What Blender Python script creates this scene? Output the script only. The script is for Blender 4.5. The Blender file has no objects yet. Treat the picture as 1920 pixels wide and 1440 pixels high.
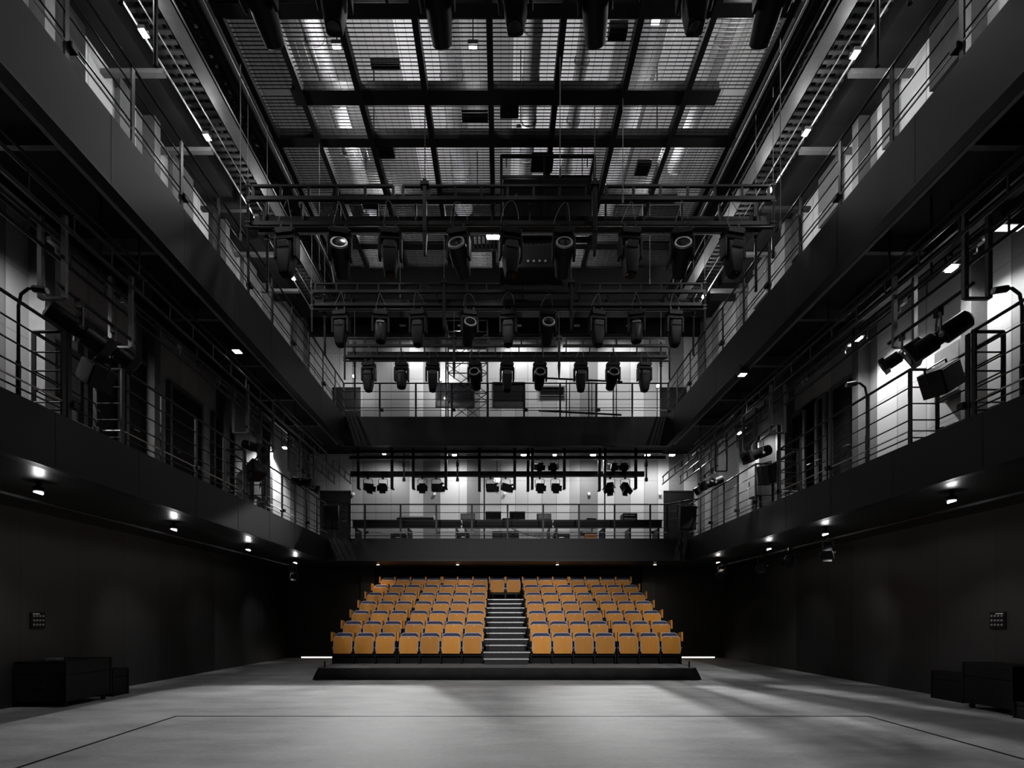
import bpy, math, random
from mathutils import Vector, Matrix
random.seed(7)
PI = math.pi
SC = bpy.context.scene
COL = SC.collection

# ------------------------------------------------------------------ camera
EYE = 1.45
F, VX, VY = 1000.0, 940.0, 1161.0          # focal length and vanishing point in pixels of the 1920 x 1440 frame
cam_d = bpy.data.cameras.new('camera')
cam = bpy.data.objects.new('camera', cam_d)
COL.objects.link(cam)
cam.location = (0, 0, EYE)
cam.rotation_euler = (PI/2, 0, 0)
cam_d.sensor_width = 36
cam_d.lens = 36*F/1920
cam_d.shift_x = (960-VX)/1920
cam_d.shift_y = (VY-720)/1920
cam_d.clip_start = 0.05
cam_d.clip_end = 100
SC.camera = cam

# ------------------------------------------------------------------ world and exposure
w = bpy.data.worlds.new('world'); SC.world = w; w.use_nodes = True
w.node_tree.nodes['Background'].inputs[0].default_value = (0.5, 0.5, 0.52, 1)
w.node_tree.nodes['Background'].inputs[1].default_value = 0.0
vs = SC.view_settings
vs.view_transform = 'Standard'; vs.look = 'None'; vs.exposure = 0.0; vs.gamma = 1.0; vs.use_curve_mapping = False
SC.cycles.use_denoising = True
SC.cycles.max_bounces = 6
SC.cycles.diffuse_bounces = 3
SC.cycles.sample_clamp_indirect = 3.0
SC.cycles.caustics_reflective = False
SC.cycles.caustics_refractive = False

def lamp(kind, loc, energy, target=None, size=60, blend=0.6, radius=0.08, color=(1, 1, 1), sx=None, sy=None):
    d = bpy.data.lights.new(kind.lower()+'_light', kind)
    d.energy = energy; d.color = color
    if kind == 'SPOT':
        d.spot_size = math.radians(size); d.spot_blend = blend; d.shadow_soft_size = radius
    elif kind == 'POINT':
        d.shadow_soft_size = radius
    elif kind == 'AREA':
        d.shape = 'RECTANGLE'; d.size = sx; d.size_y = sy
    o = bpy.data.objects.new(kind.lower()+'_light', d); COL.objects.link(o)
    o.location = loc
    if target is not None:
        o.rotation_euler = (Vector(target)-Vector(loc)).to_track_quat('-Z', 'Y').to_euler()
    return o

# large lights: stage wash, spots added under the galleries, points added above the grid
WASH = [  # (lamp position, aim, watts, cone)
    ((-2.8, 1.8, 6.0), (-0.9, 16.9, 1.7), 2500, 36),
    ((3.1, 1.8, 6.0), (1.5, 16.9, 1.7), 2500, 36),
    ((0.2, 4.6, 8.9), (0.3, 9.4, 0), 330, 60),
    ((5.2, 11.5, 6.68), (6.3, 15.6, 0), 620, 52),
    ((-5.2, 10.5, 6.68), (-3.6, 12.0, 0), 200, 70),
    ((0.6, 2.0, 9.0), (0.4, 4.2, 0), 90, 60),
]
for p, t, e, c in WASH:
    lamp('SPOT', p, e, t, c, 0.9, 0.10)
for x, y, e in ((-2.9, 9.4, 100), (-2.7, 11.3, 190), (-0.5, 9.4, 36), (2.6, 9.0, 46), (3.3, 11.3, 110), (0.4, 11.0, 30),
                (-0.6, 13.4, 90), (2.0, 13.2, 80), (-2.0, 7.4, 60), (0.4, 7.3, 40), (3.9, 8.2, 90), (-3.4, 13.4, 60)):
    lamp('POINT', (x, y, 11.35), e, radius=0.15)

# ------------------------------------------------------------------ helpers
def at(x, y, Y):
    return Vector(((x-VX)*Y/F, Y, EYE+(VY-y)*Y/F))

class MB:
    """collects shapes; build() links them as ONE mesh object"""
    def __init__(s):
        s.v = []; s.f = []
    def add(s, vs_, fs):
        n = len(s.v); s.v += [tuple(p) for p in vs_]; s.f += [tuple(i+n for i in f) for f in fs]; return s
    def box(s, x0, x1, y0, y1, z0, z1, M=None):
        p = [Vector((x, y, z)) for z in (z0, z1) for y in (y0, y1) for x in (x0, x1)]
        if M is not None: p = [M @ q for q in p]
        return s.add(p, [(0, 2, 3, 1), (4, 5, 7, 6), (0, 1, 5, 4), (2, 6, 7, 3), (0, 4, 6, 2), (1, 3, 7, 5)])
    def cbox(s, c, sz, M=None):
        return s.box(c[0]-sz[0]/2, c[0]+sz[0]/2, c[1]-sz[1]/2, c[1]+sz[1]/2, c[2]-sz[2]/2, c[2]+sz[2]/2, M)
    def bar(s, a, b, w_, h_=None):
        a = Vector(a); b = Vector(b); h_ = h_ or w_
        d = (b-a).normalized()
        u = d.cross(Vector((0, 0, 1)))
        if u.length < 1e-3: u = Vector((1, 0, 0))
        u.normalize(); v = u.cross(d).normalized()
        p = [q+u*i*w_/2+v*j*h_/2 for q in (a, b) for i, j in ((-1, -1), (1, -1), (1, 1), (-1, 1))]
        return s.add(p, [(0, 1, 2, 3), (7, 6, 5, 4), (0, 4, 5, 1), (1, 5, 6, 2), (2, 6, 7, 3), (3, 7, 4, 0)])
    def tube(s, pts, r, n=8, cap=True):
        pts = [Vector(p) for p in pts]; k = len(pts); vv = []; ff = []
        ref = None
        for i, p in enumerate(pts):
            d = (pts[min(i+1, k-1)]-pts[max(i-1, 0)]).normalized()
            if ref is None:
                ref = d.cross(Vector((0, 0, 1)))
                if ref.length < 1e-3: ref = Vector((1, 0, 0))
            u = (ref - d*ref.dot(d)).normalized(); ref = u
            v = d.cross(u)
            rr = r[i] if isinstance(r, (list, tuple)) else r
            vv += [p+(u*math.cos(2*PI*j/n)+v*math.sin(2*PI*j/n))*rr for j in range(n)]
        for i in range(k-1):
            for j in range(n):
                ff.append((i*n+j, i*n+(j+1) % n, (i+1)*n+(j+1) % n, (i+1)*n+j))
        if cap:
            ff.append(tuple(range(n-1, -1, -1))); ff.append(tuple((k-1)*n+j for j in range(n)))
        return s.add(vv, ff)
    def lathe(s, prof, M=None, n=16):
        """prof: (radius, z) pairs"""
        vv = []; ff = []
        for r, z in prof:
            vv += [Vector((r*math.cos(2*PI*j/n), r*math.sin(2*PI*j/n), z)) for j in range(n)]
        if M is not None: vv = [M @ q for q in vv]
        k = len(prof)
        for i in range(k-1):
            for j in range(n):
                ff.append((i*n+j, i*n+(j+1) % n, (i+1)*n+(j+1) % n, (i+1)*n+j))
        ff.append(tuple(range(n-1, -1, -1))); ff.append(tuple((k-1)*n+j for j in range(n)))
        return s.add(vv, ff)
    def prism(s, outline, y0, y1, M=None):
        """outline in (x, z), extruded along y"""
        n = len(outline)
        p = [Vector((x, y0, z)) for x, z in outline]+[Vector((x, y1, z)) for x, z in outline]
        if M is not None: p = [M @ q for q in p]
        ff = [tuple(range(n)), tuple(range(2*n-1, n-1, -1))]
        ff += [(i, i+n, (i+1) % n+n, (i+1) % n) for i in range(n)]
        return s.add(p, ff)
    def build(s, name, mat, parent=None, smooth=False, bevel=0):
        me = bpy.data.meshes.new(name); me.from_pydata(s.v, [], s.f); me.update()
        o = bpy.data.objects.new(name, me); COL.objects.link(o)
        me.materials.append(mat)
        if smooth:
            me.polygons.foreach_set('use_smooth', [True]*len(me.polygons))
            me.set_sharp_from_angle(angle=math.radians(35))
        if bevel:
            m = o.modifiers.new('bevel', 'BEVEL'); m.width = bevel; m.segments = 2; m.limit_method = 'ANGLE'
        if parent is not None: o.parent = parent
        return o

def rrect(x0, x1, z0, z1, rt, rb=None, n=6):
    """rounded rectangle outline, counter-clockwise; rt top radius, rb bottom radius"""
    rb = rt if rb is None else rb
    out = []
    for cx, cz, r, a0 in ((x1-rb, z0+rb, rb, -90), (x1-rt, z1-rt, rt, 0), (x0+rt, z1-rt, rt, 90), (x0+rb, z0+rb, rb, 180)):
        for i in range(n+1):
            a = math.radians(a0+90*i/n); out.append((cx+r*math.cos(a), cz+r*math.sin(a)))
    return out

def tag(o, label, cat, group=None, kind=None):
    o['label'] = label; o['category'] = cat
    if group: o['group'] = group
    if kind: o['kind'] = kind
    return o

def thing(name, label, cat, loc=(0, 0, 0), group=None, rot=0):
    o = bpy.data.objects.new(name, None); COL.objects.link(o)
    o.location = loc; o.rotation_euler = (0, 0, rot); o.empty_display_size = 0.1
    return tag(o, label, cat, group)

def struct(o):
    o['kind'] = 'structure'; return o

def kids(o):
    return KIDS.get(o.name) or [c for c in bpy.data.objects if c.parent == o]
KIDS = {}
def copy_tree(o, parent=None):
    c = o.copy(); COL.objects.link(c)
    if parent is not None: c.parent = parent
    for ch in kids(o): copy_tree(ch, c)
    return c
def remember(o):
    KIDS[o.name] = [c for c in bpy.data.objects if c.parent == o]
    for c in KIDS[o.name]: remember(c)

ORD = ['first', 'second', 'third', 'fourth', 'fifth', 'sixth', 'seventh', 'eighth', 'ninth', 'tenth', 'eleventh', 'twelfth',
       'thirteenth', 'fourteenth', 'fifteenth', 'sixteenth', 'seventeenth', 'eighteenth']

# ------------------------------------------------------------------ materials
def mat(name, col, rough=0.6, metal=0.0, noise=0.0, nscale=8.0, bump=0.0, emit=None, strength=0, spec=0.5):
    m = bpy.data.materials.new(name); m.use_nodes = True
    nt = m.node_tree; b = nt.nodes['Principled BSDF']
    b.inputs['Base Color'].default_value = (*col, 1)
    b.inputs['Roughness'].default_value = rough
    b.inputs['Metallic'].default_value = metal
    b.inputs['Specular IOR Level'].default_value = spec if max(col) > 0.05 or spec > 0.5 else 0.18
    if noise:
        tc = nt.nodes.new('ShaderNodeTexCoord'); nz = nt.nodes.new('ShaderNodeTexNoise')
        nz.inputs['Scale'].default_value = nscale; nz.inputs['Detail'].default_value = 5
        nt.links.new(tc.outputs['Object'], nz.inputs['Vector'])
        r = nt.nodes.new('ShaderNodeValToRGB')
        r.color_ramp.elements[0].position = 0.3; r.color_ramp.elements[1].position = 0.7
        r.color_ramp.elements[0].color = (*[c*(1-noise) for c in col], 1)
        r.color_ramp.elements[1].color = (*[min(1, c*(1+noise)) for c in col], 1)
        nt.links.new(nz.outputs['Fac'], r.inputs[0]); nt.links.new(r.outputs[0], b.inputs['Base Color'])
        if bump:
            bp = nt.nodes.new('ShaderNodeBump'); bp.inputs['Strength'].default_value = bump; bp.inputs['Distance'].default_value = 0.01
            nt.links.new(nz.outputs['Fac'], bp.inputs['Height']); nt.links.new(bp.outputs[0], b.inputs['Normal'])
    if emit:
        b.inputs['Emission Color'].default_value = (*emit, 1); b.inputs['Emission Strength'].default_value = strength
    return m

def panel_mat(name, axis, scale, dark, light, rough=0.55, seam=0.5, hseam=True, seed=0.0):
    """metal cladding: vertical strips of uneven width, each of its own grey, with seams"""
    m = bpy.data.materials.new(name); m.use_nodes = True
    nt = m.node_tree; N = nt.nodes; L = nt.links; b = N['Principled BSDF']
    b.inputs['Roughness'].default_value = rough
    tc = N.new('ShaderNodeTexCoord'); sp = N.new('ShaderNodeSeparateXYZ'); L.new(tc.outputs['Object'], sp.inputs[0])
    ad = N.new('ShaderNodeMath'); ad.operation = 'ADD'; ad.inputs[1].default_value = seed; L.new(sp.outputs[axis], ad.inputs[0])
    v = N.new('ShaderNodeTexVoronoi'); v.voronoi_dimensions = '1D'; v.inputs['Scale'].default_value = scale
    L.new(ad.outputs[0], v.inputs['W'])
    r = N.new('ShaderNodeValToRGB'); e = r.color_ramp.elements
    e[0].position = 0.15; e[0].color = (dark, dark, dark, 1); e[1].position = 0.75; e[1].color = (light, light, light*1.01, 1)
    sx = N.new('ShaderNodeSeparateColor'); L.new(v.outputs['Color'], sx.inputs[0]); L.new(sx.outputs[0], r.inputs[0])
    v2 = N.new('ShaderNodeTexVoronoi'); v2.voronoi_dimensions = '1D'; v2.feature = 'DISTANCE_TO_EDGE'
    v2.inputs['Scale'].default_value = scale; L.new(ad.outputs[0], v2.inputs['W'])
    lt = N.new('ShaderNodeMath'); lt.operation = 'LESS_THAN'; lt.inputs[1].default_value = 0.012*scale; L.new(v2.outputs['Distance'], lt.inputs[0])
    fac = lt.outputs[0]
    if hseam:
        mo = N.new('ShaderNodeMath'); mo.operation = 'FRACT'; dv = N.new('ShaderNodeMath'); dv.operation = 'DIVIDE'; dv.inputs[1].default_value = 0.93
        L.new(sp.outputs['Z'], dv.inputs[0]); L.new(dv.outputs[0], mo.inputs[0])
        l2 = N.new('ShaderNodeMath'); l2.operation = 'LESS_THAN'; l2.inputs[1].default_value = 0.014; L.new(mo.outputs[0], l2.inputs[0])
        mx2 = N.new('ShaderNodeMath'); mx2.operation = 'MAXIMUM'; L.new(fac, mx2.inputs[0]); L.new(l2.outputs[0], mx2.inputs[1]); fac = mx2.outputs[0]
    mul = N.new('ShaderNodeMath'); mul.operation = 'MULTIPLY'; mul.inputs[1].default_value = seam; L.new(fac, mul.inputs[0])
    mx = N.new('ShaderNodeMixRGB'); mx.inputs[2].default_value = (dark*0.3,)*3+(1,)
    L.new(mul.outputs[0], mx.inputs[0]); L.new(r.outputs[0], mx.inputs[1]); L.new(mx.outputs[0], b.inputs['Base Color'])
    return m

M = {}
M['wall_b'] = panel_mat('grey cladding back', 'X', 1.9, 0.17, 0.50, seed=3.3)
M['wall_s'] = panel_mat('grey cladding side', 'Y', 1.5, 0.13, 0.46, seed=11.7)
M['dwall_s'] = panel_mat('black panelling side', 'Y', 0.8, 0.006, 0.026, rough=0.55, hseam=False, seed=1.2)
M['dwall_b'] = panel_mat('black panelling back', 'X', 0.8, 0.008, 0.016, rough=0.7, hseam=False, seed=5.1)
M['fascia'] = mat('dark grey fascia paint', (0.010, 0.010, 0.0104), 0.5, noise=0.12, nscale=0.7)
M['soffit'] = mat('glossy black soffit', (0.008, 0.008, 0.008), 0.33, spec=0.8)
M['black'] = mat('matt black paint', (0.007, 0.007, 0.007), 0.6, noise=0.25, nscale=3)
M['deck'] = mat('black decking', (0.008, 0.008, 0.008), 0.7, noise=0.3, nscale=5)
M['steel'] = mat('black powder coated steel', (0.009, 0.009, 0.0095), 0.42, 0.0, noise=0.2, nscale=9)
M['rail'] = mat('dark grey railing steel', (0.022, 0.022, 0.023), 0.36, 0.2, noise=0.15, nscale=9)
M['galv'] = mat('galvanised steel', (0.34, 0.34, 0.35), 0.38, 0.8, noise=0.2, nscale=14)
M['bgalv'] = mat('painted grey steel channel', (0.10, 0.10, 0.102), 0.5, 0.2, noise=0.12, nscale=10)
M['roof'] = panel_mat('roof decking', 'X', 0.9, 0.20, 0.62, hseam=False, seed=2.0)
M['duct'] = mat('dull zinc duct', (0.16, 0.16, 0.165), 0.75, 0.1, noise=0.3, nscale=3)
M['mesh'] = mat('grid wire', (0.03, 0.03, 0.03), 0.5, 0.3)
M['slat'] = mat('slatted deck steel', (0.028, 0.028, 0.028), 0.5, 0.3, noise=0.2)
M['fixture'] = mat('black lamp housing', (0.006, 0.006, 0.0065), 0.5, noise=0.2, nscale=20)
M['fixture_g'] = mat('dark grey lamp head shell', (0.02, 0.02, 0.021), 0.35, noise=0.15, nscale=20)
M['lens'] = mat('dark glass lens', (0.004, 0.004, 0.005), 0.12)
M['ring'] = mat('grey lens ring', (0.30, 0.30, 0.31), 0.4, 0.4)
M['plate'] = mat('grey end plate', (0.16, 0.16, 0.165), 0.4, 0.3, noise=0.3, nscale=40)
M['white'] = mat('white plastic', (0.75, 0.75, 0.76), 0.45)
M['cable'] = mat('grey cable', (0.10, 0.10, 0.10), 0.6)
M['wood'] = None
M['navy'] = mat('navy upholstery', (0.035, 0.040, 0.075), 0.9, noise=0.25, nscale=60, bump=0.3)
M['piping'] = mat('lilac grey piping', (0.50, 0.48, 0.56), 0.7)
M['nosing'] = mat('worn aluminium step nosing', (0.50, 0.50, 0.51), 0.42, 0.5, noise=0.2, nscale=15)
M['carpet'] = mat('dark grey step carpet', (0.035, 0.035, 0.037), 0.95, noise=0.3, nscale=70, bump=0.4)
M['stagedeck'] = mat('grey deck carpet', (0.13, 0.13, 0.13), 0.9, noise=0.2, nscale=6)
M['drape'] = mat('black skirt cloth', (0.010, 0.010, 0.010), 0.6, noise=0.3, nscale=4)
M['speaker'] = mat('black speaker box', (0.008, 0.008, 0.008), 0.6, noise=0.2, nscale=30)
M['glass'] = mat('dark booth glass', (0.01, 0.01, 0.011), 0.1)
M['tape'] = mat('black floor tape', (0.006, 0.006, 0.006), 0.5)
M['timber'] = mat('orange board', (0.35, 0.14, 0.04), 0.6)
def emitter(name, s, c=(1, 1, 1)):
    return mat(name, (0.8, 0.8, 0.8), 0.5, emit=c, strength=s)
M['glow'] = emitter('lamp glass', 60)
M['glow_s'] = emitter('small lamp glass', 40)
M['glow_w'] = emitter('warm lamp glass', 14, (1, 0.78, 0.5))
M['glow_p'] = emitter('ceiling light diffuser', 3.5)
M['glow_l'] = emitter('floor level light slot', 1.6, (1, 0.95, 0.86))
M['globe'] = emitter('globe lamp', 1.3)

def wood():
    m = bpy.data.materials.new('orange varnished plywood'); m.use_nodes = True
    nt = m.node_tree; N = nt.nodes; L = nt.links; b = N['Principled BSDF']
    b.inputs['Roughness'].default_value = 0.5
    b.inputs['Specular IOR Level'].default_value = 0.2
    tc = N.new('ShaderNodeTexCoord'); mp = N.new('ShaderNodeMapping'); mp.inputs['Scale'].default_value = (3, 3, 0.7)
    oi = N.new('ShaderNodeObjectInfo')
    nz = N.new('ShaderNodeTexNoise'); nz.noise_dimensions = '4D'; nz.inputs['Scale'].default_value = 3.0; nz.inputs['Detail'].default_value = 6
    ml = N.new('ShaderNodeMath'); ml.operation = 'MULTIPLY'; ml.inputs[1].default_value = 30
    L.new(oi.outputs['Random'], ml.inputs[0]); L.new(ml.outputs[0], nz.inputs['W'])
    L.new(tc.outputs['Object'], mp.inputs[0]); L.new(mp.outputs[0], nz.inputs['Vector'])
    r = N.new('ShaderNodeValToRGB'); e = r.color_ramp.elements
    e[0].position = 0.25; e[0].color = (0.53, 0.212, 0.030, 1); e[1].position = 0.75; e[1].color = (0.61, 0.258, 0.038, 1)
    L.new(nz.outputs['Fac'], r.inputs[0])
    hs = N.new('ShaderNodeHueSaturation'); mr = N.new('ShaderNodeMapRange')
    mr.inputs['To Min'].default_value = 0.82; mr.inputs['To Max'].default_value = 1.12
    L.new(oi.outputs['Random'], mr.inputs['Value']); L.new(mr.outputs[0], hs.inputs['Value'])
    L.new(r.outputs[0], hs.inputs['Color']); L.new(hs.outputs[0], b.inputs['Base Color'])
    return m
M['wood'] = wood()

def floor_mat():
    m = bpy.data.materials.new('grey stage floor'); m.use_nodes = True
    nt = m.node_tree; N = nt.nodes; L = nt.links; b = N['Principled BSDF']
    tc = N.new('ShaderNodeTexCoord'); mp = N.new('ShaderNodeMapping'); mp.inputs['Scale'].default_value = (0.55, 1.3, 1)
    L.new(tc.outputs['Object'], mp.inputs[0])
    n1 = N.new('ShaderNodeTexNoise'); n1.inputs['Scale'].default_value = 1.3; n1.inputs['Detail'].default_value = 9; n1.inputs['Roughness'].default_value = 0.62
    n2 = N.new('ShaderNodeTexNoise'); n2.inputs['Scale'].default_value = 16; n2.inputs['Detail'].default_value = 4
    L.new(mp.outputs[0], n1.inputs['Vector']); L.new(tc.outputs['Object'], n2.inputs['Vector'])
    a = N.new('ShaderNodeMath'); a.operation = 'MULTIPLY_ADD'; a.inputs[1].default_value = 0.25; L.new(n2.outputs['Fac'], a.inputs[0]); L.new(n1.outputs['Fac'], a.inputs[2])
    r = N.new('ShaderNodeValToRGB'); e = r.color_ramp.elements
    e[0].position = 0.42; e[0].color = (0.24, 0.24, 0.242, 1); e[1].position = 0.86; e[1].color = (0.50, 0.50, 0.50, 1)
    L.new(a.outputs[0], r.inputs[0]); L.new(r.outputs[0], b.inputs['Base Color'])
    rr = N.new('ShaderNodeMapRange'); rr.inputs['To Min'].default_value = 0.5; rr.inputs['To Max'].default_value = 0.75
    L.new(n1.outputs['Fac'], rr.inputs['Value']); L.new(rr.outputs[0], b.inputs['Roughness'])
    return m
M['floor'] = floor_mat()

# ------------------------------------------------------------------ the room
GL, GR = -8.06, 8.30           # ground-level side walls
WL, WR = -7.0, 7.2             # side walls at gallery level
YB = 19.5                      # back wall at gallery level
YG = 20.0                      # back wall at ground level
Y0 = -3.0
LXL, LXR, LY, LZT, LZB = -5.53, 5.97, 17.0, 4.02, 3.30      # lower gallery edge
UXL, UXR, UY, UZT, UZB = -4.84, 5.13, 16.5, 7.71, 6.80      # upper gallery edge
RZ = 13.2

struct(MB().box(GL-0.2, GR+0.2, Y0, YG+0.2, -0.2, 0).build('floor', M['floor']))
struct(MB().box(GL-0.2, GL, Y0, YG+0.2, 0, LZB+0.3).build('wall_left', M['dwall_s']))
struct(MB().box(GR, GR+0.2, Y0, YG+0.2, 0, LZB+0.3).build('wall_right', M['dwall_s']))
struct(MB().box(GL, GR, YG, YG+0.2, 0, LZB+0.3).build('wall_back', M['dwall_b']))
struct(MB().box(GL-0.2, GR+0.2, Y0-0.2, Y0, 0, RZ).build('wall_front', M['black']))
struct(MB().box(WL-0.3, WL, Y0, YB+0.3, LZT-0.1, RZ).build('wall_left_upper', M['wall_s']))
struct(MB().box(WR, WR+0.3, Y0, YB+0.3, LZT-0.1, RZ).build('wall_right_upper', M['wall_s']))
struct(MB().box(WL-0.3, WR+0.3, YB, YB+0.3, LZT-0.1, RZ).build('wall_back_upper', M['wall_b']))
struct(MB().box(WL-0.3, WR+0.3, Y0, YB+0.3, RZ, RZ+0.2).build('ceiling', M['roof']))

def gallery(tag_, xl, xr, y, zt, zb, depth_y, thick, wl, wr, wb, fm):
    """deck slabs of one gallery level on three sides, each with its fascia"""
    for side, (x0, x1, y0_, y1_) in (('left', (wl, xl, Y0, y)), ('right', (xr, wr, Y0, y)), ('back', (wl, wr, y, wb))):
        x0 += 0.10*(side == 'right'); x1 -= 0.10*(side == 'left')
        s = struct(MB().box(x0, x1, y0_+0.05*(side == 'back'), y1_, zt-thick, zt-0.01).build('floor_%s_gallery_%s' % (tag_, side), fm))
        f = MB(); j = MB()
        if side == 'back':
            f.box(xl, xr, y-0.02, y+0.10, zb, zt)
            for k in range(1, 4):
                x = xl+(xr-xl)*k/4
                j.box(x-0.004, x+0.004, y-0.022, y-0.018, zb, zt)
            j.box(xl, xr, y-0.05, y-0.02, zb, zb+0.03)
        else:
            sx = 1 if side == 'left' else -1
            e = xl if side == 'left' else xr
            a, b_ = sorted((e, e-sx*0.12))
            f.box(a, b_, y0_, y1_+0.1, zb, zt)
            for k in range(11):
                yy = 0.5+k*1.53
                a, b_ = sorted((e-sx*0.005, e+sx*0.003))
                if yy < y: j.box(a, b_, yy-0.005, yy+0.005, zb+0.03, zt)
            a, b_ = sorted((e, e+sx*0.03))
            j.box(a, b_, y0_, y1_-0.05, zb, zb+0.03)
        f.build('fascia', M['fascia'], s)
        j.build('edge_strip', M['steel'], s)
gallery('lower', LXL, LXR, LY, LZT, LZB, 0, 0.25, GL, GR, YG, M['deck'])
gallery('upper', UXL, UXR, UY, UZT, UZB, 0, 0.22, WL, WR, YB, M['deck'])
# glossy soffit under the lower gallery
struct(MB().box(GL, LXL-0.12, Y0, YG, LZB, LZB+0.05).build('ceiling_under_gallery_left', M['soffit']))
struct(MB().box(LXR+0.12, GR, Y0, YG, LZB, LZB+0.05).build('ceiling_under_gallery_right', M['soffit']))
struct(MB().box(LXL-0.12, LXR+0.12, LY+0.1, YG, LZB, LZB+0.05).build('ceiling_under_gallery_back', M['soffit']))

# black bulkhead over the far end of the house, below it the back wall shows
struct(MB().box(WL, WR, 16.6, 18.3, 11.8, 12.7).box(WL, WR, YB-0.2, YB, 11.77, RZ).box(-4.6, 4.85, 14.5, 16.6, 11.08, 12.7).build('ceiling_bulkhead', M['black']))
# low slots of light at the foot of the back wall
struct(MB().box(-7.5, -4.6, YG-0.01, YG-0.002, 0.0, 0.045).build('trim_1', M['glow_l']))
struct(MB().box(4.9, 8.0, YG-0.01, YG-0.002, 0.0, 0.045).build('trim_2', M['glow_l']))
# stepped reveals in the ground-level back wall
struct(MB().box(-5.2, -4.7, YG-0.25, YG, 0, 3.3).box(5.2, 5.7, YG-0.25, YG, 0.06, 3.3).build('pillar_back', M['dwall_b']))

# floor tape
t = MB()
zt = 0.001
def tape(a, b, w_=0.042):
    a = Vector((*a, 0)); b = Vector((*b, 0)); d = (b-a).normalized(); n = Vector((-d.y, d.x, 0))*w_/2
    p = [a-n, b-n, b+n, a+n]
    t.add([q+Vector((0, 0, zt)) for q in p]+[q+Vector((0, 0, zt+0.002)) for q in p], [(3, 2, 1, 0), (4, 5, 6, 7), (0, 1, 5, 4), (1, 2, 6, 5), (2, 3, 7, 6), (3, 0, 4, 7)])
tape((-4.875, 7.97), (5.495, 7.97)); tape((-4.86, 7.97), (-4.55, 2.0)); tape((5.48, 7.97), (5.3, 2.0))
tag(t.build('floor_tape', M['tape']), 'thin black tape line marking the stage area on the grey floor', 'floor tape')

# ------------------------------------------------------------------ overhead grid
GZ = 10.95
GX = [-4.40, -3.59, -2.55, -1.36, -0.19, 0.98, 2.19, 3.32, 4.50]
GY = [5.2, 6.7, 8.23, 9.61, 10.52, 11.93, 13.45, 14.4]
for i, y in enumerate(GY):
    b = MB(); ww = 0.14 if i % 2 else 0.10
    b.box(GX[0]-0.1 if i % 2 == 0 else -3.75, GX[-1]+0.1 if i % 2 == 0 else 3.9, y-ww/2, y+ww/2, GZ-0.09, GZ+0.13)
    b.box(GX[0]-0.1 if i % 2 == 0 else -3.75, GX[-1]+0.1 if i % 2 == 0 else 3.9, y-ww, y+ww, GZ-0.11, GZ-0.09)
    struct(b.build('ceiling_beam', M['black']))
for i, x in enumerate(GX):
    struct(MB().box(x-0.05, x+0.05, GY[0], GY[-1], GZ-0.12, GZ+0.1).build('ceiling_beam', M['black']))
rown = ['row nearest the house front', 'second row from the front', 'third row from the front', 'fourth row from the front', 'fifth row from the front', 'sixth row from the front', 'row over the far end']
for i in range(len(GX)-1):
    for k in range(len(GY)-1):
        b = MB(); x0, x1, y0_, y1_ = GX[i]+0.05, GX[i+1]-0.05, GY[k]+0.07, GY[k+1]-0.07
        n = int((y1_-y0_)/0.062); 
        for j in range(n+1):
            y = y0_+(y1_-y0_)*j/n; b.box(x0, x1, y-0.0055, y+0.0055, GZ-0.014, GZ-0.003)
        n = int((x1-x0)/0.13)
        for j in range(n+1):
            x = x0+(x1-x0)*j/n; b.box(x-0.0025, x+0.0025, y0_, y1_, GZ-0.003, GZ+0.005)
        if (i*3+k) % 4 == 1:      # a board left lying on the mesh
            bx, by = x0+0.3*(x1-x0), y0_+0.3*(y1_-y0_)
        tag(b.build('mesh_panel', M['mesh']), 'wire mesh ceiling grid panel, %s bay from the left, %s' % (ORD[i], rown[k]), 'mesh panel', 'wire mesh panels of the ceiling grid')
# roof space: ducts, joists and a plant frame above the mesh
ducts = [(-3.35, 0.35, 11.9, 'Y', 5, 14.2), (-1.0, 0.45, 12.4, 'Y', 5, 14.2), (0.55, 0.3, 11.6, 'Y', 7.5, 14.2), (1.45, 0.24, 11.5, 'Y', 5, 14.2),
         (2.75, 0.4, 12.2, 'Y', 5, 14.2), (3.9, 0.3, 11.6, 'Y', 5, 12)]
for n, (x, r, z, ax, a, b_) in enumerate(ducts):
    q = MB().tube([(x, a+(b_-a)*k/8, z) for k in range(9)], r*0.5, 14)
    for k in range(9):
        q.tube([(x, a+(b_-a)*k/8-0.02, z), (x, a+(b_-a)*k/8+0.02, z)], r*0.5+0.02, 14)
    tag(q.build('ventilation_duct', M['duct'], smooth=True), 'round zinc ventilation duct above the ceiling mesh, %s from the left' % ORD[n], 'duct', 'ventilation ducts in the roof space')
for n, (x, y, sx, sy) in enumerate(((-2.0, 9.2, 0.5, 0.12), (-3.0, 12.2, 0.4, 0.4), (0.15, 9.9, 0.35, 0.5), (-0.5, 10.1, 0.5, 0.25), (1.9, 8.7, 0.3, 0.2), (-2.35, 10.9, 0.32, 0.28), (3.0, 11.3, 0.3, 0.3))):
    tag(MB().box(x-sx/2, x+sx/2, y-sy/2, y+sy/2, GZ+0.02, GZ+0.12+0.05*(n % 3)).build('junction_box', M['steel'], bevel=0.01),
        'dark equipment box lying on the ceiling mesh, %s one counting from the left' % ORD[sorted((-2.0, -3.0, 0.15, -0.5, 1.9, -2.35, 3.0)).index(x)], 'box', 'boxes lying on the ceiling mesh')

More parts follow.
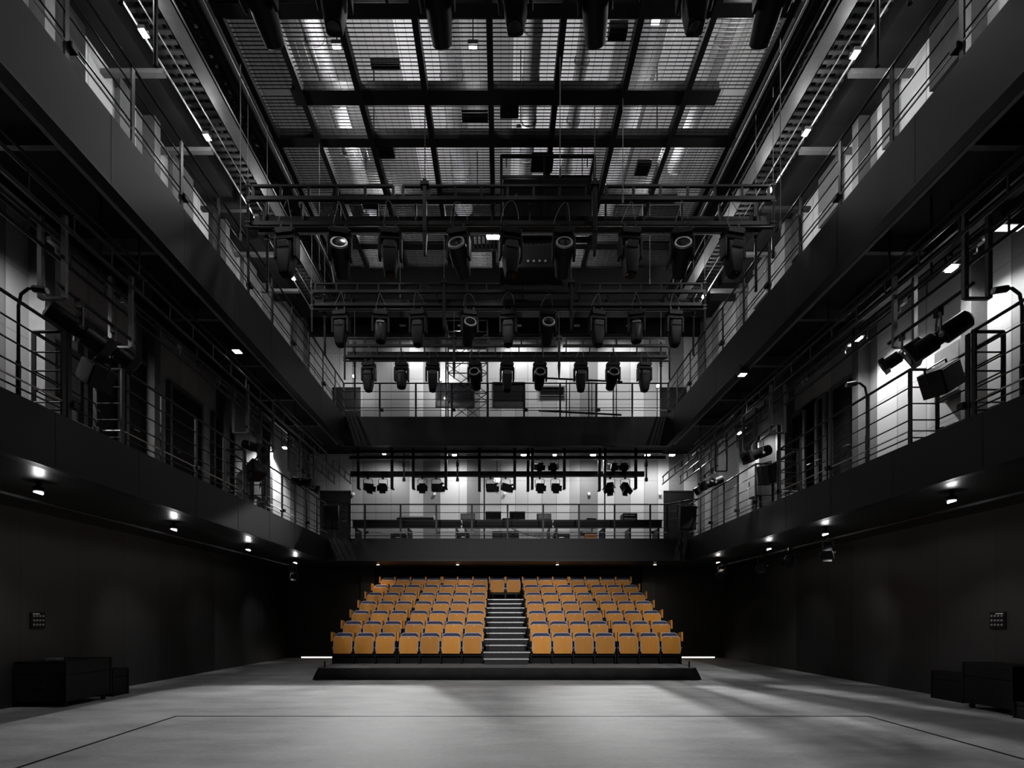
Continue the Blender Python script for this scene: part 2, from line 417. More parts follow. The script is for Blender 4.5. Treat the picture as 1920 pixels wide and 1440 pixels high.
# centre flood lamp above the mesh
def flood(loc, label, group, sz=(0.22, 0.10, 0.05), mat_='glow', energy=0, tgt=None, cone=120, rot=0, housing='galv', name='work_lamp', stem=0):
    r = thing(name, label, 'lamp', loc, group, rot)
    MB().cbox((0, 0, 0.035), (sz[0]+0.06, sz[1]+0.06, 0.07)).build('housing', M[housing], r, bevel=0.01)
    MB().cbox((0, 0, -0.01), (sz[0], sz[1], 0.03)).build('lens', M[mat_], r)
    MB().bar((-sz[0]/2-0.04, 0, 0.03), (-sz[0]/2-0.04, 0, 0.17), 0.015, 0.03).bar((sz[0]/2+0.04, 0, 0.03), (sz[0]/2+0.04, 0, 0.17), 0.015, 0.03)\
        .bar((-sz[0]/2-0.05, 0, 0.17), (sz[0]/2+0.05, 0, 0.17), 0.03, 0.015).build('bracket', M['steel'], r)
    if stem: MB().bar((0, 0, 0.17), (0, 0, stem), 0.02).build('stem', M['steel'], r)
    if energy:
        p = Vector(loc)+Vector((0, 0, -0.06))
        lamp('SPOT', p, energy, tgt or (loc[0], loc[1], 0), cone, 0.8, 0.05)
    return r
p = at(928, 443, 11.6)
flood(p, 'bright rectangular work lamp glowing below the ceiling mesh near the centre', None, (0.34, 0.12, 0.05), 'glow', 60, stem=GZ-0.1-p.z)
for s in (-1, 1):
    for k, (xx, zz, rr) in enumerate(((4.95, 10.85, 0.05), (4.74, 10.9, 0.03))):
        tag(MB().tube([(s*xx, 2.5, zz), (s*xx, 16.3, zz)], rr, 8).build('ceiling_pipe', M['black'], smooth=True),
            '%s black pipe running under the roof along the %s edge of the mesh ceiling' % (('thick', 'thin')[k], 'right' if s > 0 else 'left'), 'pipe')

# housings added for the roof space points and the two washes under the gallery edges
RP = [(-2.9, 9.4), (-2.7, 11.3), (-0.5, 9.4), (2.6, 9.0), (3.3, 11.3), (0.4, 11.0), (-0.6, 13.4), (2.0, 13.2), (-2.0, 7.4), (0.4, 7.3), (3.9, 8.2), (-3.4, 13.4)]
for n, (x, y) in enumerate(sorted(RP)):
    r = thing('added_roof_lamp', 'added small lamp above the ceiling mesh, %s from the left' % ORD[n], 'lamp', (x, y, 11.53), 'added lamps above the ceiling mesh')
    MB().box(-0.09, 0.09, -0.06, 0.06, 0.0, 0.08).build('housing', M['steel'], r, bevel=0.01)
    MB().box(-0.07, 0.07, -0.04, 0.04, -0.008, 0.002).build('lens', M['glow_p'], r)
    MB().bar((0, 0, 0.08), (0, 0, RZ-11.53), 0.02).build('stem', M['steel'], r)
for s_, y in ((-1, 10.5), (1, 11.5)):
    r = thing('added_wash_light', 'added black wash lamp inside the %s upper gallery edge' % ('left' if s_ < 0 else 'right'), 'spotlight', (s_*5.2, y, 6.72))
    MB().box(-0.10, 0.10, -0.10, 0.10, 0.0, 0.18).build('housing', M['fixture'], r, bevel=0.01)
    MB().box(-0.07, 0.07, -0.07, 0.07, -0.008, 0.002).build('lens', M['glow_p'], r)
    MB().bar((0, 0, 0.18), (0, 0, UZT-0.22-6.72), 0.025).build('stem', M['steel'], r)

# slatted decks beside the mesh, over the galleries
for s, (x0, x1), nm in ((-1, (-6.05, -5.05), 'left'), (1, (5.15, 6.25), 'right')):
    b = MB()
    y = 3.0
    while y < 16.3:
        b.box(x0, x1, y, y+0.07, 11.3, 11.33); y += 0.16
    for q in range(4):
        x = x0+0.15+(x1-x0-0.3)*q/3
        b.box(x-0.03, x+0.03, 3, 16.4, 11.33, 11.42)
    tag(b.build('slatted_deck', M['slat']), 'dark slatted steel deck high above the %s upper gallery' % nm, 'deck')
    struct(MB().box(*((WL, -4.6) if s < 0 else (4.85, WR)), Y0, 16.55, 11.62, 11.7).build('ceiling_over_gallery_%s' % nm, M['black']))
    W_ = WL if s < 0 else WR
    struct(MB().box(*sorted((W_, W_-s*0.75)), Y0, 16.5, 11.28, 11.6).build('ceiling_soffit_%s' % nm, M['black']))
    struct(MB().box(*sorted((-s*0 + (-5.0 if s < 0 else 5.1), -4.6 if s < 0 else 4.85)), Y0, 16.5, 11.2, 11.6).build('ceiling_soffit_inner_%s' % nm, M['black']))
    for k in range(9):
        y = 3.1+1.55*k
        struct(MB().box(*sorted((W_, W_-s*1.1)), y, y+0.10, 10.98, 11.06).box(*sorted((W_, W_-s*0.10)), y+0.35, y+0.35+(0.75 if k % 2 else 0.3), 10.2, 11.28).build('gallery_beam', M['bgalv' if k % 3 else 'slat']))

# ------------------------------------------------------------------ high side lamps on conduits
RUNS = ((-1, -5.68, 10.75, (4.3, 6.4, 8.47, 10.3, 12.4, 14.55)), (1, 5.83, 10.75, (4.6, 6.6, 8.79, 10.2, 11.55, 13.5, 15.37)))
for s, x, z, ys in RUNS:
    nm = 'left' if s < 0 else 'right'
    tag(MB().tube([(x+s*0.09, 2, z+0.12), (x+s*0.09, 16.3, z+0.12)], 0.016, 8).tube([(x-s*0.12, 2, z+0.2), (x-s*0.12, 16.3, z+0.2)], 0.012, 8)
        .build('lamp_conduit', M['galv'], smooth=True), 'pair of thin steel conduits carrying the high lamps over the %s gallery' % nm, 'conduit')
    tag(MB().tube([(x*0.79, 2, z+0.06), (x*0.79, 14.1, z+0.06), (x*0.79, 14.35, z-0.3)], 0.022, 8).build('cable_conduit', M['bgalv'], smooth=True),
        'long grey conduit pipe running along the ceiling inside the %s upper gallery' % nm, 'conduit')
    tag(MB().box(x-s*0.45-0.14, x-s*0.45+0.14, 2, 16.3, z+0.25, z+0.27).box(x-s*0.45-0.14, x-s*0.45-0.12, 2, 16.3, z+0.25, z+0.33).box(x-s*0.45+0.12, x-s*0.45+0.14, 2, 16.3, z+0.25, z+0.33)
        .build('cable_tray', M['slat']), 'black cable tray under the roof beside the %s gallery lamps' % nm, 'cable tray')
    for k, y in enumerate(ys):
        if y < 7.5 : continue
        kk = [q for q in ys if q >= 7.5].index(y)
        flood((x, y, z), 'bright high work lamp above the %s upper gallery, %s from the camera side' % (nm, ORD[kk]), 'high lamps over the upper galleries',
              (0.055, 0.09, 0.04), 'glow', 0)
    for k, y in enumerate(ys):
        e = 420
        lamp('POINT', (x, y, z-0.09), e*0.13, radius=0.05)

# ------------------------------------------------------------------ railings
def railing(name, label, pts, zt, post_ys, heights, conduit=0.22, skip_end=False):
    """pts: plan polyline of the rail; posts at given parameters (list of plan points)"""
    r = thing(name, label, 'railing', (pts[0][0], pts[0][1], zt))
    o = Vector((pts[0][0], pts[0][1], zt))
    for k, h in enumerate(heights):
        m = MB()
        for a, b in zip(pts[:-1], pts[1:]):
            A = Vector((a[0], a[1], zt+h))-o; B = Vector((b[0], b[1], zt+h))-o
            m.tube([A, B], 0.021 if k == 0 else 0.011, 8)
        m.build('top_rail' if k == 0 else 'rail', M['rail'], r, smooth=True)
    if conduit:
        m = MB()
        for a, b in zip(pts[:-1], pts[1:]):
            m.tube([Vector((a[0], a[1], zt+conduit))-o, Vector((b[0], b[1], zt+conduit))-o], 0.012, 8)
        m.build('conduit', M['galv'], r, smooth=True)
    for k, (px, py, ax) in enumerate(post_ys):
        m = MB(); h = heights[0]
        if ax == 'x': m.box(px-0.0275, px+0.0275, py-0.008, py+0.008, zt-0.12, zt+h)
        else: m.box(px-0.012, px+0.012, py-0.03, py+0.03, zt-0.12, zt+h)
        m.v = [(v[0]-o.x, v[1]-o.y, v[2]-o.z) for v in m.v]
        p = m.build('post', M['rail'], r)
        if conduit and k % 2 == 1:
            q = MB().cbox((px-o.x+(0.06 if ax == 'x' else 0), py-o.y-(0.03 if ax == 'x' else -0.06), conduit), (0.11, 0.09, 0.07))
            q.build('socket_box', M['steel'], r)
    return r
HU = (1.06, 0.80, 0.56, 0.30)
HL = (1.10, 0.84, 0.60, 0.36, 0.10)
def span(a, b, step):
    n = max(1, round((b-a)/step)); return [a+(b-a)*k/n for k in range(n+1)]
NICHE = ((6.81, 7.84), (11.54, 12.6))
ux = 0.05
railing('gallery_railing', 'dark steel railing along the far upper gallery in front of the pale wall', [(UXL-ux, UY+ux), (UXR+ux, UY+ux)], UZT,
        [(x, UY+ux, 'x') for x in span(UXL-0.05, UXR+0.05, 1.155)], HU)
for s, x, nm in ((-1, UXL, 'left'), (1, UXR, 'right')):
    railing('gallery_railing', 'dark steel railing along the %s upper gallery' % nm, [(x+s*ux, 2.0), (x+s*ux, UY+ux)], UZT,
            [(x+s*ux, y, 'y') for y in span(2.76, UY-0.8, 1.06)], HU, conduit=0.22)
railing('gallery_railing', 'dark steel railing along the far lower gallery behind the audience seats', [(-4.85, LY+ux), (5.3, LY+ux)], LZT,
        [(x, LY+ux, 'x') for x in [-4.85, -4.36]+[-4.36+1.14*k for k in range(1, 9)]+[5.3]], HL, conduit=0.2)
for s, x, nm in ((-1, LXL, 'left'), (1, LXR, 'right')):
    e = x+s*0.04; b_ = e+s*0.40
    pts = [(e, 2.0)]
    posts = []
    for a, c in NICHE:
        pts += [(e, a), (b_, a), (b_, c), (e, c)]
        posts += [(e, a-0.03, 'y'), (e, a+0.06, 'y'), (b_, a, 'x'), (b_, c, 'x'), (e, c, 'y')]
    pts += [(e, LY-0.85), (e, LY+ux)]
    posts += [(e, y, 'y') for y in [2.6, 3.65, 4.7, 5.75]+span(8.75, 10.7, 0.97)+span(13.55, 16.1, 0.9)]
    railing('gallery_railing', 'dark steel railing with speaker recesses along the %s lower gallery' % nm, pts, LZT, posts, HL, conduit=0.2)
    # short return across the far corner
    xx = -4.85 if s < 0 else 5.3
    railing('corner_railing', 'short angled railing across the far %s corner of the lower gallery' % nm, [(xx, LY+ux), (x+s*0.04, LY-0.75)], LZT,
            [((xx+x)/2, LY-0.35, 'x')], HL[:4], conduit=0)

# ------------------------------------------------------------------ lighting bridges
HEADX = [-3.92, -2.95, -2.03, -0.78, 0.17, 1.14, 2.35, 3.30, 4.23]
def bridge(label, Y, z, lad, ladt, beam, flat, xl=-4.60, xr=4.95, top=11.21):
    r = thing('lighting_bridge', label, 'lighting bridge', (0, Y, z), 'lighting bridges across the stage')
    for a, b in ((xl+0.05, -1.98), (-1.80, 1.55), (1.92, xr-0.05)):
        m = MB()
        m.bar((a, 0, ladt), (b, 0, ladt), 0.05, 0.04).bar((a-0.1, 0, lad), (b+0.1, 0, lad), 0.06, 0.07)
        n = max(2, round((b-a)/0.5))
        for k in range(n+1):
            x = a+(b-a)*k/n; m.bar((x, 0, lad), (x, 0, ladt), 0.045, 0.04)
        m.build('ladder_frame', M['steel'], r)
    MB().box(xl-0.02, xr, 0.20, 0.42, beam-0.075, beam+0.075).build('box_beam', M['steel'], r)
    m = MB().box(xl-0.05, xr, 0.05, 0.17, flat-0.035, flat+0.035)
    for k in range(14):
        x = xl+0.2+(xr-xl-0.4)*k/13
        m.box(x-0.015, x+0.015, 0.1, 0.16, flat, lad)
    m.build('cable_channel', M['steel'], r)
    MB().tube([(xl-0.02, 0, 0), (xr+0.02, 0, 0)], 0.026, 10).build('lamp_pipe', M['rail'], r, smooth=True)
    MB().tube([(xl+0.02, 0.3, flat-0.02), (xr-0.1, 0.3, flat-0.02)], 0.02, 8).build('rear_pipe', M['galv'], r, smooth=True)
    for x, dz, yy in ((xl-0.04, -0.55, 0.0), (xl+0.16, -0.95, 0.35), (xr+0.03, -0.55, 0.0), (xr-0.12, -0.95, 0.35)):
        m = MB().tube([(x, yy, dz), (x, yy, ladt+0.08)], 0.028, 8)
        for zz in (ladt+0.02, lad-0.05, 0.1, 0.02):
            m.cbox((x, yy, zz), (0.085, 0.05, 0.03))
        m.build('end_post', M['rail'], r, smooth=True)
        MB().tube([(x, yy, ladt+0.08), (x, yy, top-z)], 0.006, 6).build('suspension_cable', M['cable'], r)
    for x in (-1.40, 1.71):
        m = MB().box(x-0.035, x+0.035, -0.06, 0.06, -0.1, ladt+0.1)
        m.prism([(x-0.045, -0.1), (x-0.02, -0.5), (x+0.02, -0.5), (x+0.045, -0.1)][::-1], -0.05, 0.05)
        m.box(x-0.08, x+0.08, -0.08, 0.08, ladt-0.02, ladt+0.04)
        m.build('hoist_arm', M['steel'], r, bevel=0.004)
        m = MB()
        zz = ladt+0.08; k = 0
        while zz < top-z:
            m.cbox((x, 0, zz), (0.022 if k % 2 else 0.008, 0.008 if k % 2 else 0.022, 0.034)); zz += 0.032; k += 1
        m.build('hoist_chain', M['cable'], r)
    # loose cables looped over the frame
    for k, x in enumerate(HEADX):
        m = MB(); pts = []
        for q in range(9):
            t_ = q/8; pts.append((x-0.15+0.28*t_+0.04*math.sin(5*t_+k), -0.04, 0.05+(lad+0.02)*math.sin(PI*t_*0.9+0.1)*0.8-0.03*k % 0.05))
        m.tube(pts, 0.006, 5).build('loose_cable', M['cable'], r)
    return r
bridge('first lighting bridge, nearest the camera and mostly above the picture edge', 6.5, 9.50, 0.50, 0.72, 0.29, 0.13)
bridge('second lighting bridge crossing below the ceiling mesh, nearest one fully in view', 9.77, 8.62, 0.53, 0.76, 0.29, 0.13)
bridge('third lighting bridge, between the second bridge and the farthest one', 13.06, 9.03, 0.44, 0.63, 0.30, 0.17)
bridge('farthest lighting bridge, in front of the far upper gallery', 15.8, 9.10, 0.45, 0.67, 0.30, 0.17)

def moving_head(kind, label):
    """origin at the lamp pipe"""
    r = thing('moving_head_light', label, 'stage light', (0, 0, 0), 'moving head stage lights on the bridges')
    m = MB().box(-0.17, 0.17, -0.13, 0.13, -0.19, -0.085).box(-0.20, 0.20, -0.10, 0.10, -0.125, -0.10)
    m.box(-0.185, -0.165, -0.15, 0.15, -0.17, -0.13).box(0.165, 0.185, -0.15, 0.15, -0.17, -0.13)
    m.build('base', M['fixture'], r, bevel=0.015)
    for x in (-0.1, 0.1):
        MB().box(x-0.02, x+0.02, -0.035, 0.035, -0.09, 0.035).build('clamp', M['steel'], r)
    m = MB().prism(rrect(-0.19, 0.19, -0.27, -0.19, 0.03), -0.09, 0.09)
    for s in (-1, 1):
        a, b = (0.165, 0.215) if s > 0 else (-0.215, -0.165)
        m.prism(rrect(a, b, -0.60, -0.22, 0.02), -0.085, 0.085)
    m.build('yoke', M['fixture'], r, bevel=0.008)
    pc = Vector((0, 0, -0.46))
    if kind == 'ring':
        d = Vector((0, -0.90, 0.40)).normalized()
        R = d.to_track_quat('Z', 'X').to_matrix().to_4x4(); T = Matrix.Translation(pc) @ R
        MB().lathe([(0.10, -0.46), (0.125, -0.44), (0.155, -0.20), (0.162, 0.03), (0.158, 0.15), (0.145, 0.15)], T, 20).build('head', M['fixture'], r, smooth=True)
        MB().lathe([(0.110, 0.145), (0.150, 0.145), (0.156, 0.165), (0.150, 0.185), (0.122, 0.185), (0.116, 0.16)], T, 24).build('lens_ring', M['ring'], r, smooth=True)
        MB().lathe([(0.118, 0.155), (0.118, 0.182), (0.06, 0.187)], T, 20).build('lens', M['lens'], r, smooth=True)
    else:
        d = Vector((0, -0.10, -1)).normalized()
        R = d.to_track_quat('Z', 'Y').to_matrix().to_4x4(); T = Matrix.Translation(pc) @ R
        if kind == 'tail':
            b = MB()
            sec = [(0.125, 0.105, -0.14), (0.14, 0.13, -0.05), (0.14, 0.13, 0.14), (0.105, 0.105, 0.42), (0.095, 0.095, 0.45)]
            vv = []; ff = []
            for (hx, hy, z) in sec:
                for (px, py) in rrect(-hx, hx, -hy, hy, 0.03, n=3): vv.append(T @ Vector((px, py, z)))
            n = len(vv)//len(sec)
            for i in range(len(sec)-1):
                for j in range(n): ff.append((i*n+j, i*n+(j+1) % n, (i+1)*n+(j+1) % n, (i+1)*n+j))
            ff.append(tuple(range(n-1, -1, -1))); ff.append(tuple((len(sec)-1)*n+j for j in range(n)))
            b.add(vv, ff); b.build('head', M['fixture'], r, smooth=True)
            MB().add([(-0.115, -0.15, -0.45), (0.115, -0.15, -0.45), (0.095, -0.19, -0.36), (-0.095, -0.19, -0.36),
                      (-0.115, -0.11, -0.45), (0.115, -0.11, -0.45), (0.095, -0.11, -0.36), (-0.095, -0.11, -0.36)],
                     [(0, 1, 2, 3), (7, 6, 5, 4), (0, 4, 5, 1), (1, 5, 6, 2), (2, 6, 7, 3), (3, 7, 4, 0)]).build('end_plate', M['plate'], r, bevel=0.006)
        else:
            MB().lathe([(0.06, -0.19), (0.11, -0.165), (0.15, -0.10), (0.16, 0.05), (0.15, 0.2), (0.13, 0.34), (0.12, 0.36)], T, 20).build('head', M['fixture_g'], r, smooth=True)
            MB().box(-0.10, 0.10, -0.165, -0.145, -0.40, -0.36).build('end_plate', M['plate'], r, bevel=0.01)
        zz = 0.45 if kind == 'tail' else 0.36
        MB().lathe([(0.085, zz), (0.085, zz+0.02), (0.05, zz+0.024)], T, 18).build('lens', M['lens'], r, smooth=True)
    remember(r)
    return r
protos = {}
rows = [('first', 6.5, 9.50, 'TRTRTRTRT', 'nearest the camera'), ('second', 9.77, 8.62, 'TRTRTRTRT', ''), ('third', 13.06, 9.03, 'TCTRTRTCT', ''), ('farthest', 15.8, 9.10, 'TCTRTRTRT', '')]
KN = {'T': ('tail', 'square black moving head light'), 'R': ('ring', 'black moving head light with lens ring'), 'C': ('curve', 'grey domed moving head light')}
for rn, Y, z, pat, _ in rows:
    for i, ch in enumerate(pat):
        if rn == 'first' and i in (0, 8): continue
        kind, desc = KN[ch]
        lab = '%s, %s from left on the %s lighting bridge' % (desc, ORD[i], rn)
        if rn == 'first': lab = '%s, %s from left on the first bridge' % (desc, ORD[i-1])
        if ch not in protos:
            o = protos[ch] = moving_head(kind, lab)
        else:
            o = copy_tree(protos[ch]); o['label'] = lab
        o.location = (HEADX[i], Y-0.02, z)
        o.rotation_euler = (0, 0, random.uniform(-0.22, 0.22) if ch != 'T' else random.choice((-0.12, 0.1, 0.0, 0.2)))
        o.scale = (1.0, 1.0, 1.0)

# dark mother-grid hoist boxes behind the second bridge
r = thing('winch_cage', 'black open box frame hanging below the ceiling mesh right of centre', 'frame', (0.75, 10.6, 9.9))
x0, x1, z0, z1 = -0.75, 1.10, -0.55, 0.75
m = MB()
for yy in (0, 0.5):
    m.bar((x0, yy, z1), (x1, yy, z1), 0.05).bar((x0, yy, z0), (x1, yy, z0), 0.08).bar((x0, yy, z0), (x0, yy, z1), 0.05).bar((x1, yy, z0), (x1, yy, z1), 0.05)
for xx in (x0, x1):
    m.bar((xx, 0, z0), (xx, 0.5, z0), 0.05).bar((xx, 0, z1), (xx, 0.5, z1), 0.05)
m.bar((0.1, 0, z0), (0.1, 0, z1), 0.04)
m.build('frame', M['black'], r)
MB().box(-0.72, 1.07, 0.05, 0.45, z0+0.04, z0+0.92).build('winch', M['fixture'], r, bevel=0.03)
MB().box(-0.15, 0.3, 0.1, 0.4, z1, z1+0.18).build('motor', M['fixture'], r, bevel=0.02)
MB().tube([(-0.6, 0, -0.1), (-0.3, 0.1, 0.15), (0.0, 0.1, 0.0), (0.3, 0, -0.15)], 0.01, 6).build('cable', M['cable'], r)
MB().bar((x0+.1, .25, z1), (x0+.1, .25, 1.0), 0.02).bar((x1-.1, .25, z1), (x1-.1, .25, 1.0), 0.02).build('hanger', M['steel'], r)
r = thing('hoist_unit', 'large black hoist hanging between the second and third lighting bridges', 'hoist', (0.7, 12.3, 9.6))
MB().box(-0.75, 0.75, -0.3, 0.3, -0.25, 0.3).box(-0.5, -0.2, -0.2, 0.2, 0.3, 0.9).build('body', M['fixture'], r, bevel=0.03)
MB().bar((-0.35, 0, 0.8), (-0.35, 0, 1.33), 0.05).bar((0.55, 0, 0.2), (0.55, 0, 1.33), 0.05).build('hanger', M['steel'], r)
m = MB()
for k in range(4): m.tube([(-0.1+0.13*k, -0.31, -0.1), (-0.1+0.13*k, -0.32, -0.1)], 0.03, 8)
m.build('bolt', M['ring'], r)
# grating strips behind second bridge
b = MB()
for k in range(24): b.box(-1.3+k*0.1, -1.26+k*0.1, 0, 0.5, 0, 0.03)
b.box(-1.35, 1.1, -0.03, 0, 0, 0.05).box(-1.35, 1.1, 0.5, 0.53, 0, 0.05).box(-1.35, -1.3, 0, 0.5, 0, 0.05)
o = b.build('walkway_grating', M['bgalv']); o.location = (0.6, 12.75, 10.6)
tag(o, 'barred steel walkway grating beside the bright centre work lamp', 'grating')

# thin hanging cables from the ceiling mesh
for n, (x, y, z0, z1) in enumerate(((-4.40, 9.0, 7.9, 10.85), (-3.59, 10.52, 8.4, 10.85), (-2.55, 13.45, 9.6, 10.85), (4.5, 8.6, 7.8, 10.85), (3.32, 11.93, 9.0, 10.85), (2.19, 9.61, 9.0, 10.85), (0.98, 8.9, 8.9, 10.85))):
    tag(MB().tube([(x, y, z0), (x, y, z1)], 0.008, 6).cbox((x, y, z0), (0.03, 0.03, 0.12)).build('hanging_wire', M['cable']),
        'thin hanging steel wire below the ceiling, %s from the left' % ORD[sorted((-4.40, -3.59, -2.55, 4.5, 3.32, 2.19, 0.98)).index(x)], 'wire', 'wires hanging from the ceiling')

# ------------------------------------------------------------------ ladder trusses and brackets under the upper gallery
def ladder(label, x, y0_, y1_, z):
    r = thing('ladder_truss', label, 'ladder truss', (x, y0_, z), 'ladder trusses under the upper gallery')
    L_ = y1_-y0_
    MB().tube([(0, 0, 0), (0, L_, 0)], 0.024, 8).build('lower_rail', M['rail'], r, smooth=True)
    MB().tube([(0, 0, 0.25), (0, L_, 0.25)], 0.024, 8).build('upper_rail', M['rail'], r, smooth=True)
    k = 0.1
    while k < L_:
        MB().tube([(0, k, 0), (0, k, 0.25)], 0.014, 6).build('rung', M['rail'], r, smooth=True); k += 0.62
    k = 0.8
    while k < L_:
        if k < 14.0: MB().bar((0, k, 0.25), (0, k, UZT-0.22-z), 0.012, 0.03).build('hanger', M['steel'], r)
        k += 2.4
ladder('outer ladder truss running under the left upper gallery', -5.71, 2.0, 18.3, 6.10)
ladder('inner ladder truss running under the left upper gallery edge', -5.16, 2.0, 18.3, 6.10)
ladder('inner ladder truss running under the right upper gallery edge', 5.53, 2.0, 18.3, 6.08)
ladder('outer ladder truss running under the right upper gallery', 6.13, 2.0, 18.3, 6.10)
for s, x, nm in ((-1, -5.03, 'left'), (1, 5.32, 'right')):
    tag(MB().tube([(x, 2, 6.84), (x, 16.4, 6.84)], 0.035, 10).build('fascia_pipe', M['bgalv'], smooth=True), 'grey pipe running just under the %s upper gallery fascia' % nm, 'pipe')
    tag(MB().box(x+s*1.1-0.05, x+s*1.1+0.05, 2, 16.9, 6.75, 6.9).box(x+s*0.75-0.02, x+s*0.75+0.02, 2, 16.9, 6.62, 6.68).build('cable_channel', M['steel']), 'black cable channel under the %s upper gallery deck' % nm, 'cable channel')
    for k in range(5):
        y = 3.6+k*2.9+0.4*(s > 0)
        xx = x+s*1.45
        tag(MB().box(xx-0.12, xx+0.12, y-0.32, y+0.32, 7.2, 7.45).box(xx-0.1, xx+0.1, y-0.05, y+0.05, 7.05, 7.2).build('junction_box', M['bgalv'], bevel=0.01),
            'grey junction box under the %s upper gallery, %s from the camera' % (nm, ORD[k]), 'box', 'junction boxes under the upper gallery')
for s, xs_ in ((-1, (-5.42, -6.05, -6.35)), (1, (5.85, 6.45, 6.75))):
    for k, x in enumerate(xs_):
        z = (6.75, 6.55, 6.95)[k]
        tag(MB().tube([(x, 2, z), (x, 16.2, z)], (0.018, 0.024, 0.03)[k], 8).build('ceiling_pipe', M['rail'], smooth=True),
            '%s pipe of three running under the %s upper gallery deck, counted from the stage' % (ORD[k], 'left' if s < 0 else 'right'), 'pipe')
    for k in range(9):
        y = 4.4+1.37*k; x = xs_[1]-s*0.06
        tag(MB().cbox((x, y, 6.5), (0.07, 0.16, 0.09)).cbox((x, y+0.05, 6.42), (0.03, 0.05, 0.08)).build('pipe_socket', M['galv'], bevel=0.008),
            'small steel socket box on the pipe under the %s upper gallery, %s from the camera' % ('left' if s < 0 else 'right', ORD[k]), 'socket', 'socket boxes on the gallery pipes')
# cross beams under the upper galleries
for s, xa, xb in ((-1, WL, UXL-0.12), (1, UXR+0.12, WR)):
    for k in range(8):
        y = 2.8+k*1.9
        struct(MB().box(xa, xb, y-0.04, y+0.04, 7.28, UZT-0.22).build('gallery_beam', M['bgalv']))

def bracket(label, p, q, out, zt=6.55, zb=5.50, frame_w=0.30, pipe_z=5.62, group='U-shaped lamp brackets along the lower galleries'):
    """two U frames at plan points p and q, each reaching sideways by vector out, joined by a lamp pipe"""
    r = thing('lamp_bracket', label, 'lamp bracket', (p[0], p[1], zb), group)
    o = Vector((p[0], p[1], zb)); out = Vector((*out, 0))*frame_w
    for c in (p, q):
        c3 = Vector((c[0], c[1], zb))-o
        m = MB()
        a = c3; b = c3+out
        H = zt-zb
        m.bar(a, a+Vector((0, 0, H)), 0.055, 0.05).bar(b, b+Vector((0, 0, H)), 0.055, 0.05).bar(a, b, 0.04, 0.03)
        m.build('hanger_frame', M['bgalv'], r)
    d = (Vector((*q, 0))-Vector((*p, 0))).normalized()
    A = Vector((p[0], p[1], pipe_z))-o-d*0.12; B = Vector((q[0], q[1], pipe_z))-o+d*0.12
    MB().tube([A, B], 0.025, 8).build('lamp_pipe', M['rail'], r, smooth=True)
    return r
for n, (a, b) in enumerate(((6.74, 7.95), (11.6, 12.9), (14.6, 15.7))):
    bracket('lamp bracket with two hanging frames on the left lower gallery, %s from the camera' % ORD[n], (-5.52, a), (-5.52, b), (-1, 0))
    bracket('lamp bracket with two hanging frames on the right lower gallery, %s from the camera' % ORD[n], (5.86, a), (5.86, b), (1, 0))

# ------------------------------------------------------------------ profile spots and small fresnels
def profile_spot(label, loc, aim, s=1.0, group='profile spotlights on the lower gallery pipes', L_=0.62):
    """origin at the pipe the lamp hangs from"""
    r = thing('profile_spotlight', label, 'spotlight', loc, group)
    d = Vector(aim).normalized(); c = Vector((0, 0, -0.30*s))
    T = Matrix.Translation(c) @ d.to_track_quat('Z', 'Y').to_matrix().to_4x4()
    MB().lathe([(0.07*s, -0.30*s*L_/0.62), (0.10*s, -0.28*s*L_/0.62), (0.105*s, -0.05*s), (0.075*s, -0.03*s), (0.075*s, 0.02*s), (0.10*s, 0.04*s), (0.10*s, 0.22*s*L_/0.62)], T, 14).build('barrel', M['fixture'], r, smooth=True)
    MB().box(-0.11*s, 0.11*s, -0.11*s, 0.11*s, 0.22*s*L_/0.62, 0.30*s*L_/0.62, T).build('colour_frame', M['fixture_g'], r, bevel=0.006)
    MB().lathe([(0.085*s, 0.30*s*L_/0.62), (0.06*s, 0.306*s*L_/0.62)], T, 14).build('lens', M['lens'], r)
    m = MB()
    Xv = (T.to_3x3() @ Vector((1, 0, 0))); Xv.z = 0; Xv = Xv.normalized() if Xv.length > 0.1 else Vector((1, 0, 0))
    a = c+Xv*0.135*s; b = c-Xv*0.135*s; top = Vector((0, 0, -0.06*s))
    m.tube([a, Vector((a.x, a.y, -0.10*s)), a*0.6+Vector((0, 0, 0.6*0.30*s-0.06*s)), top, b*0.6+Vector((0, 0, 0.6*0.30*s-0.06*s)), Vector((b.x, b.y, -0.10*s)), b], 0.012*s, 6)
    m.build('yoke', M['bgalv'], r, smooth=True)
    MB().box(-0.03*s, 0.03*s, -0.035*s, 0.035*s, -0.07*s, 0.03*s).build('clamp', M['steel'], r, bevel=0.004)
    MB().tube([a*1.12+Vector((0, 0, .03*s)), a*1.25+Vector((0, 0, .03*s))], 0.025*s, 8).build('lock_knob', M['galv'], r)
    return r
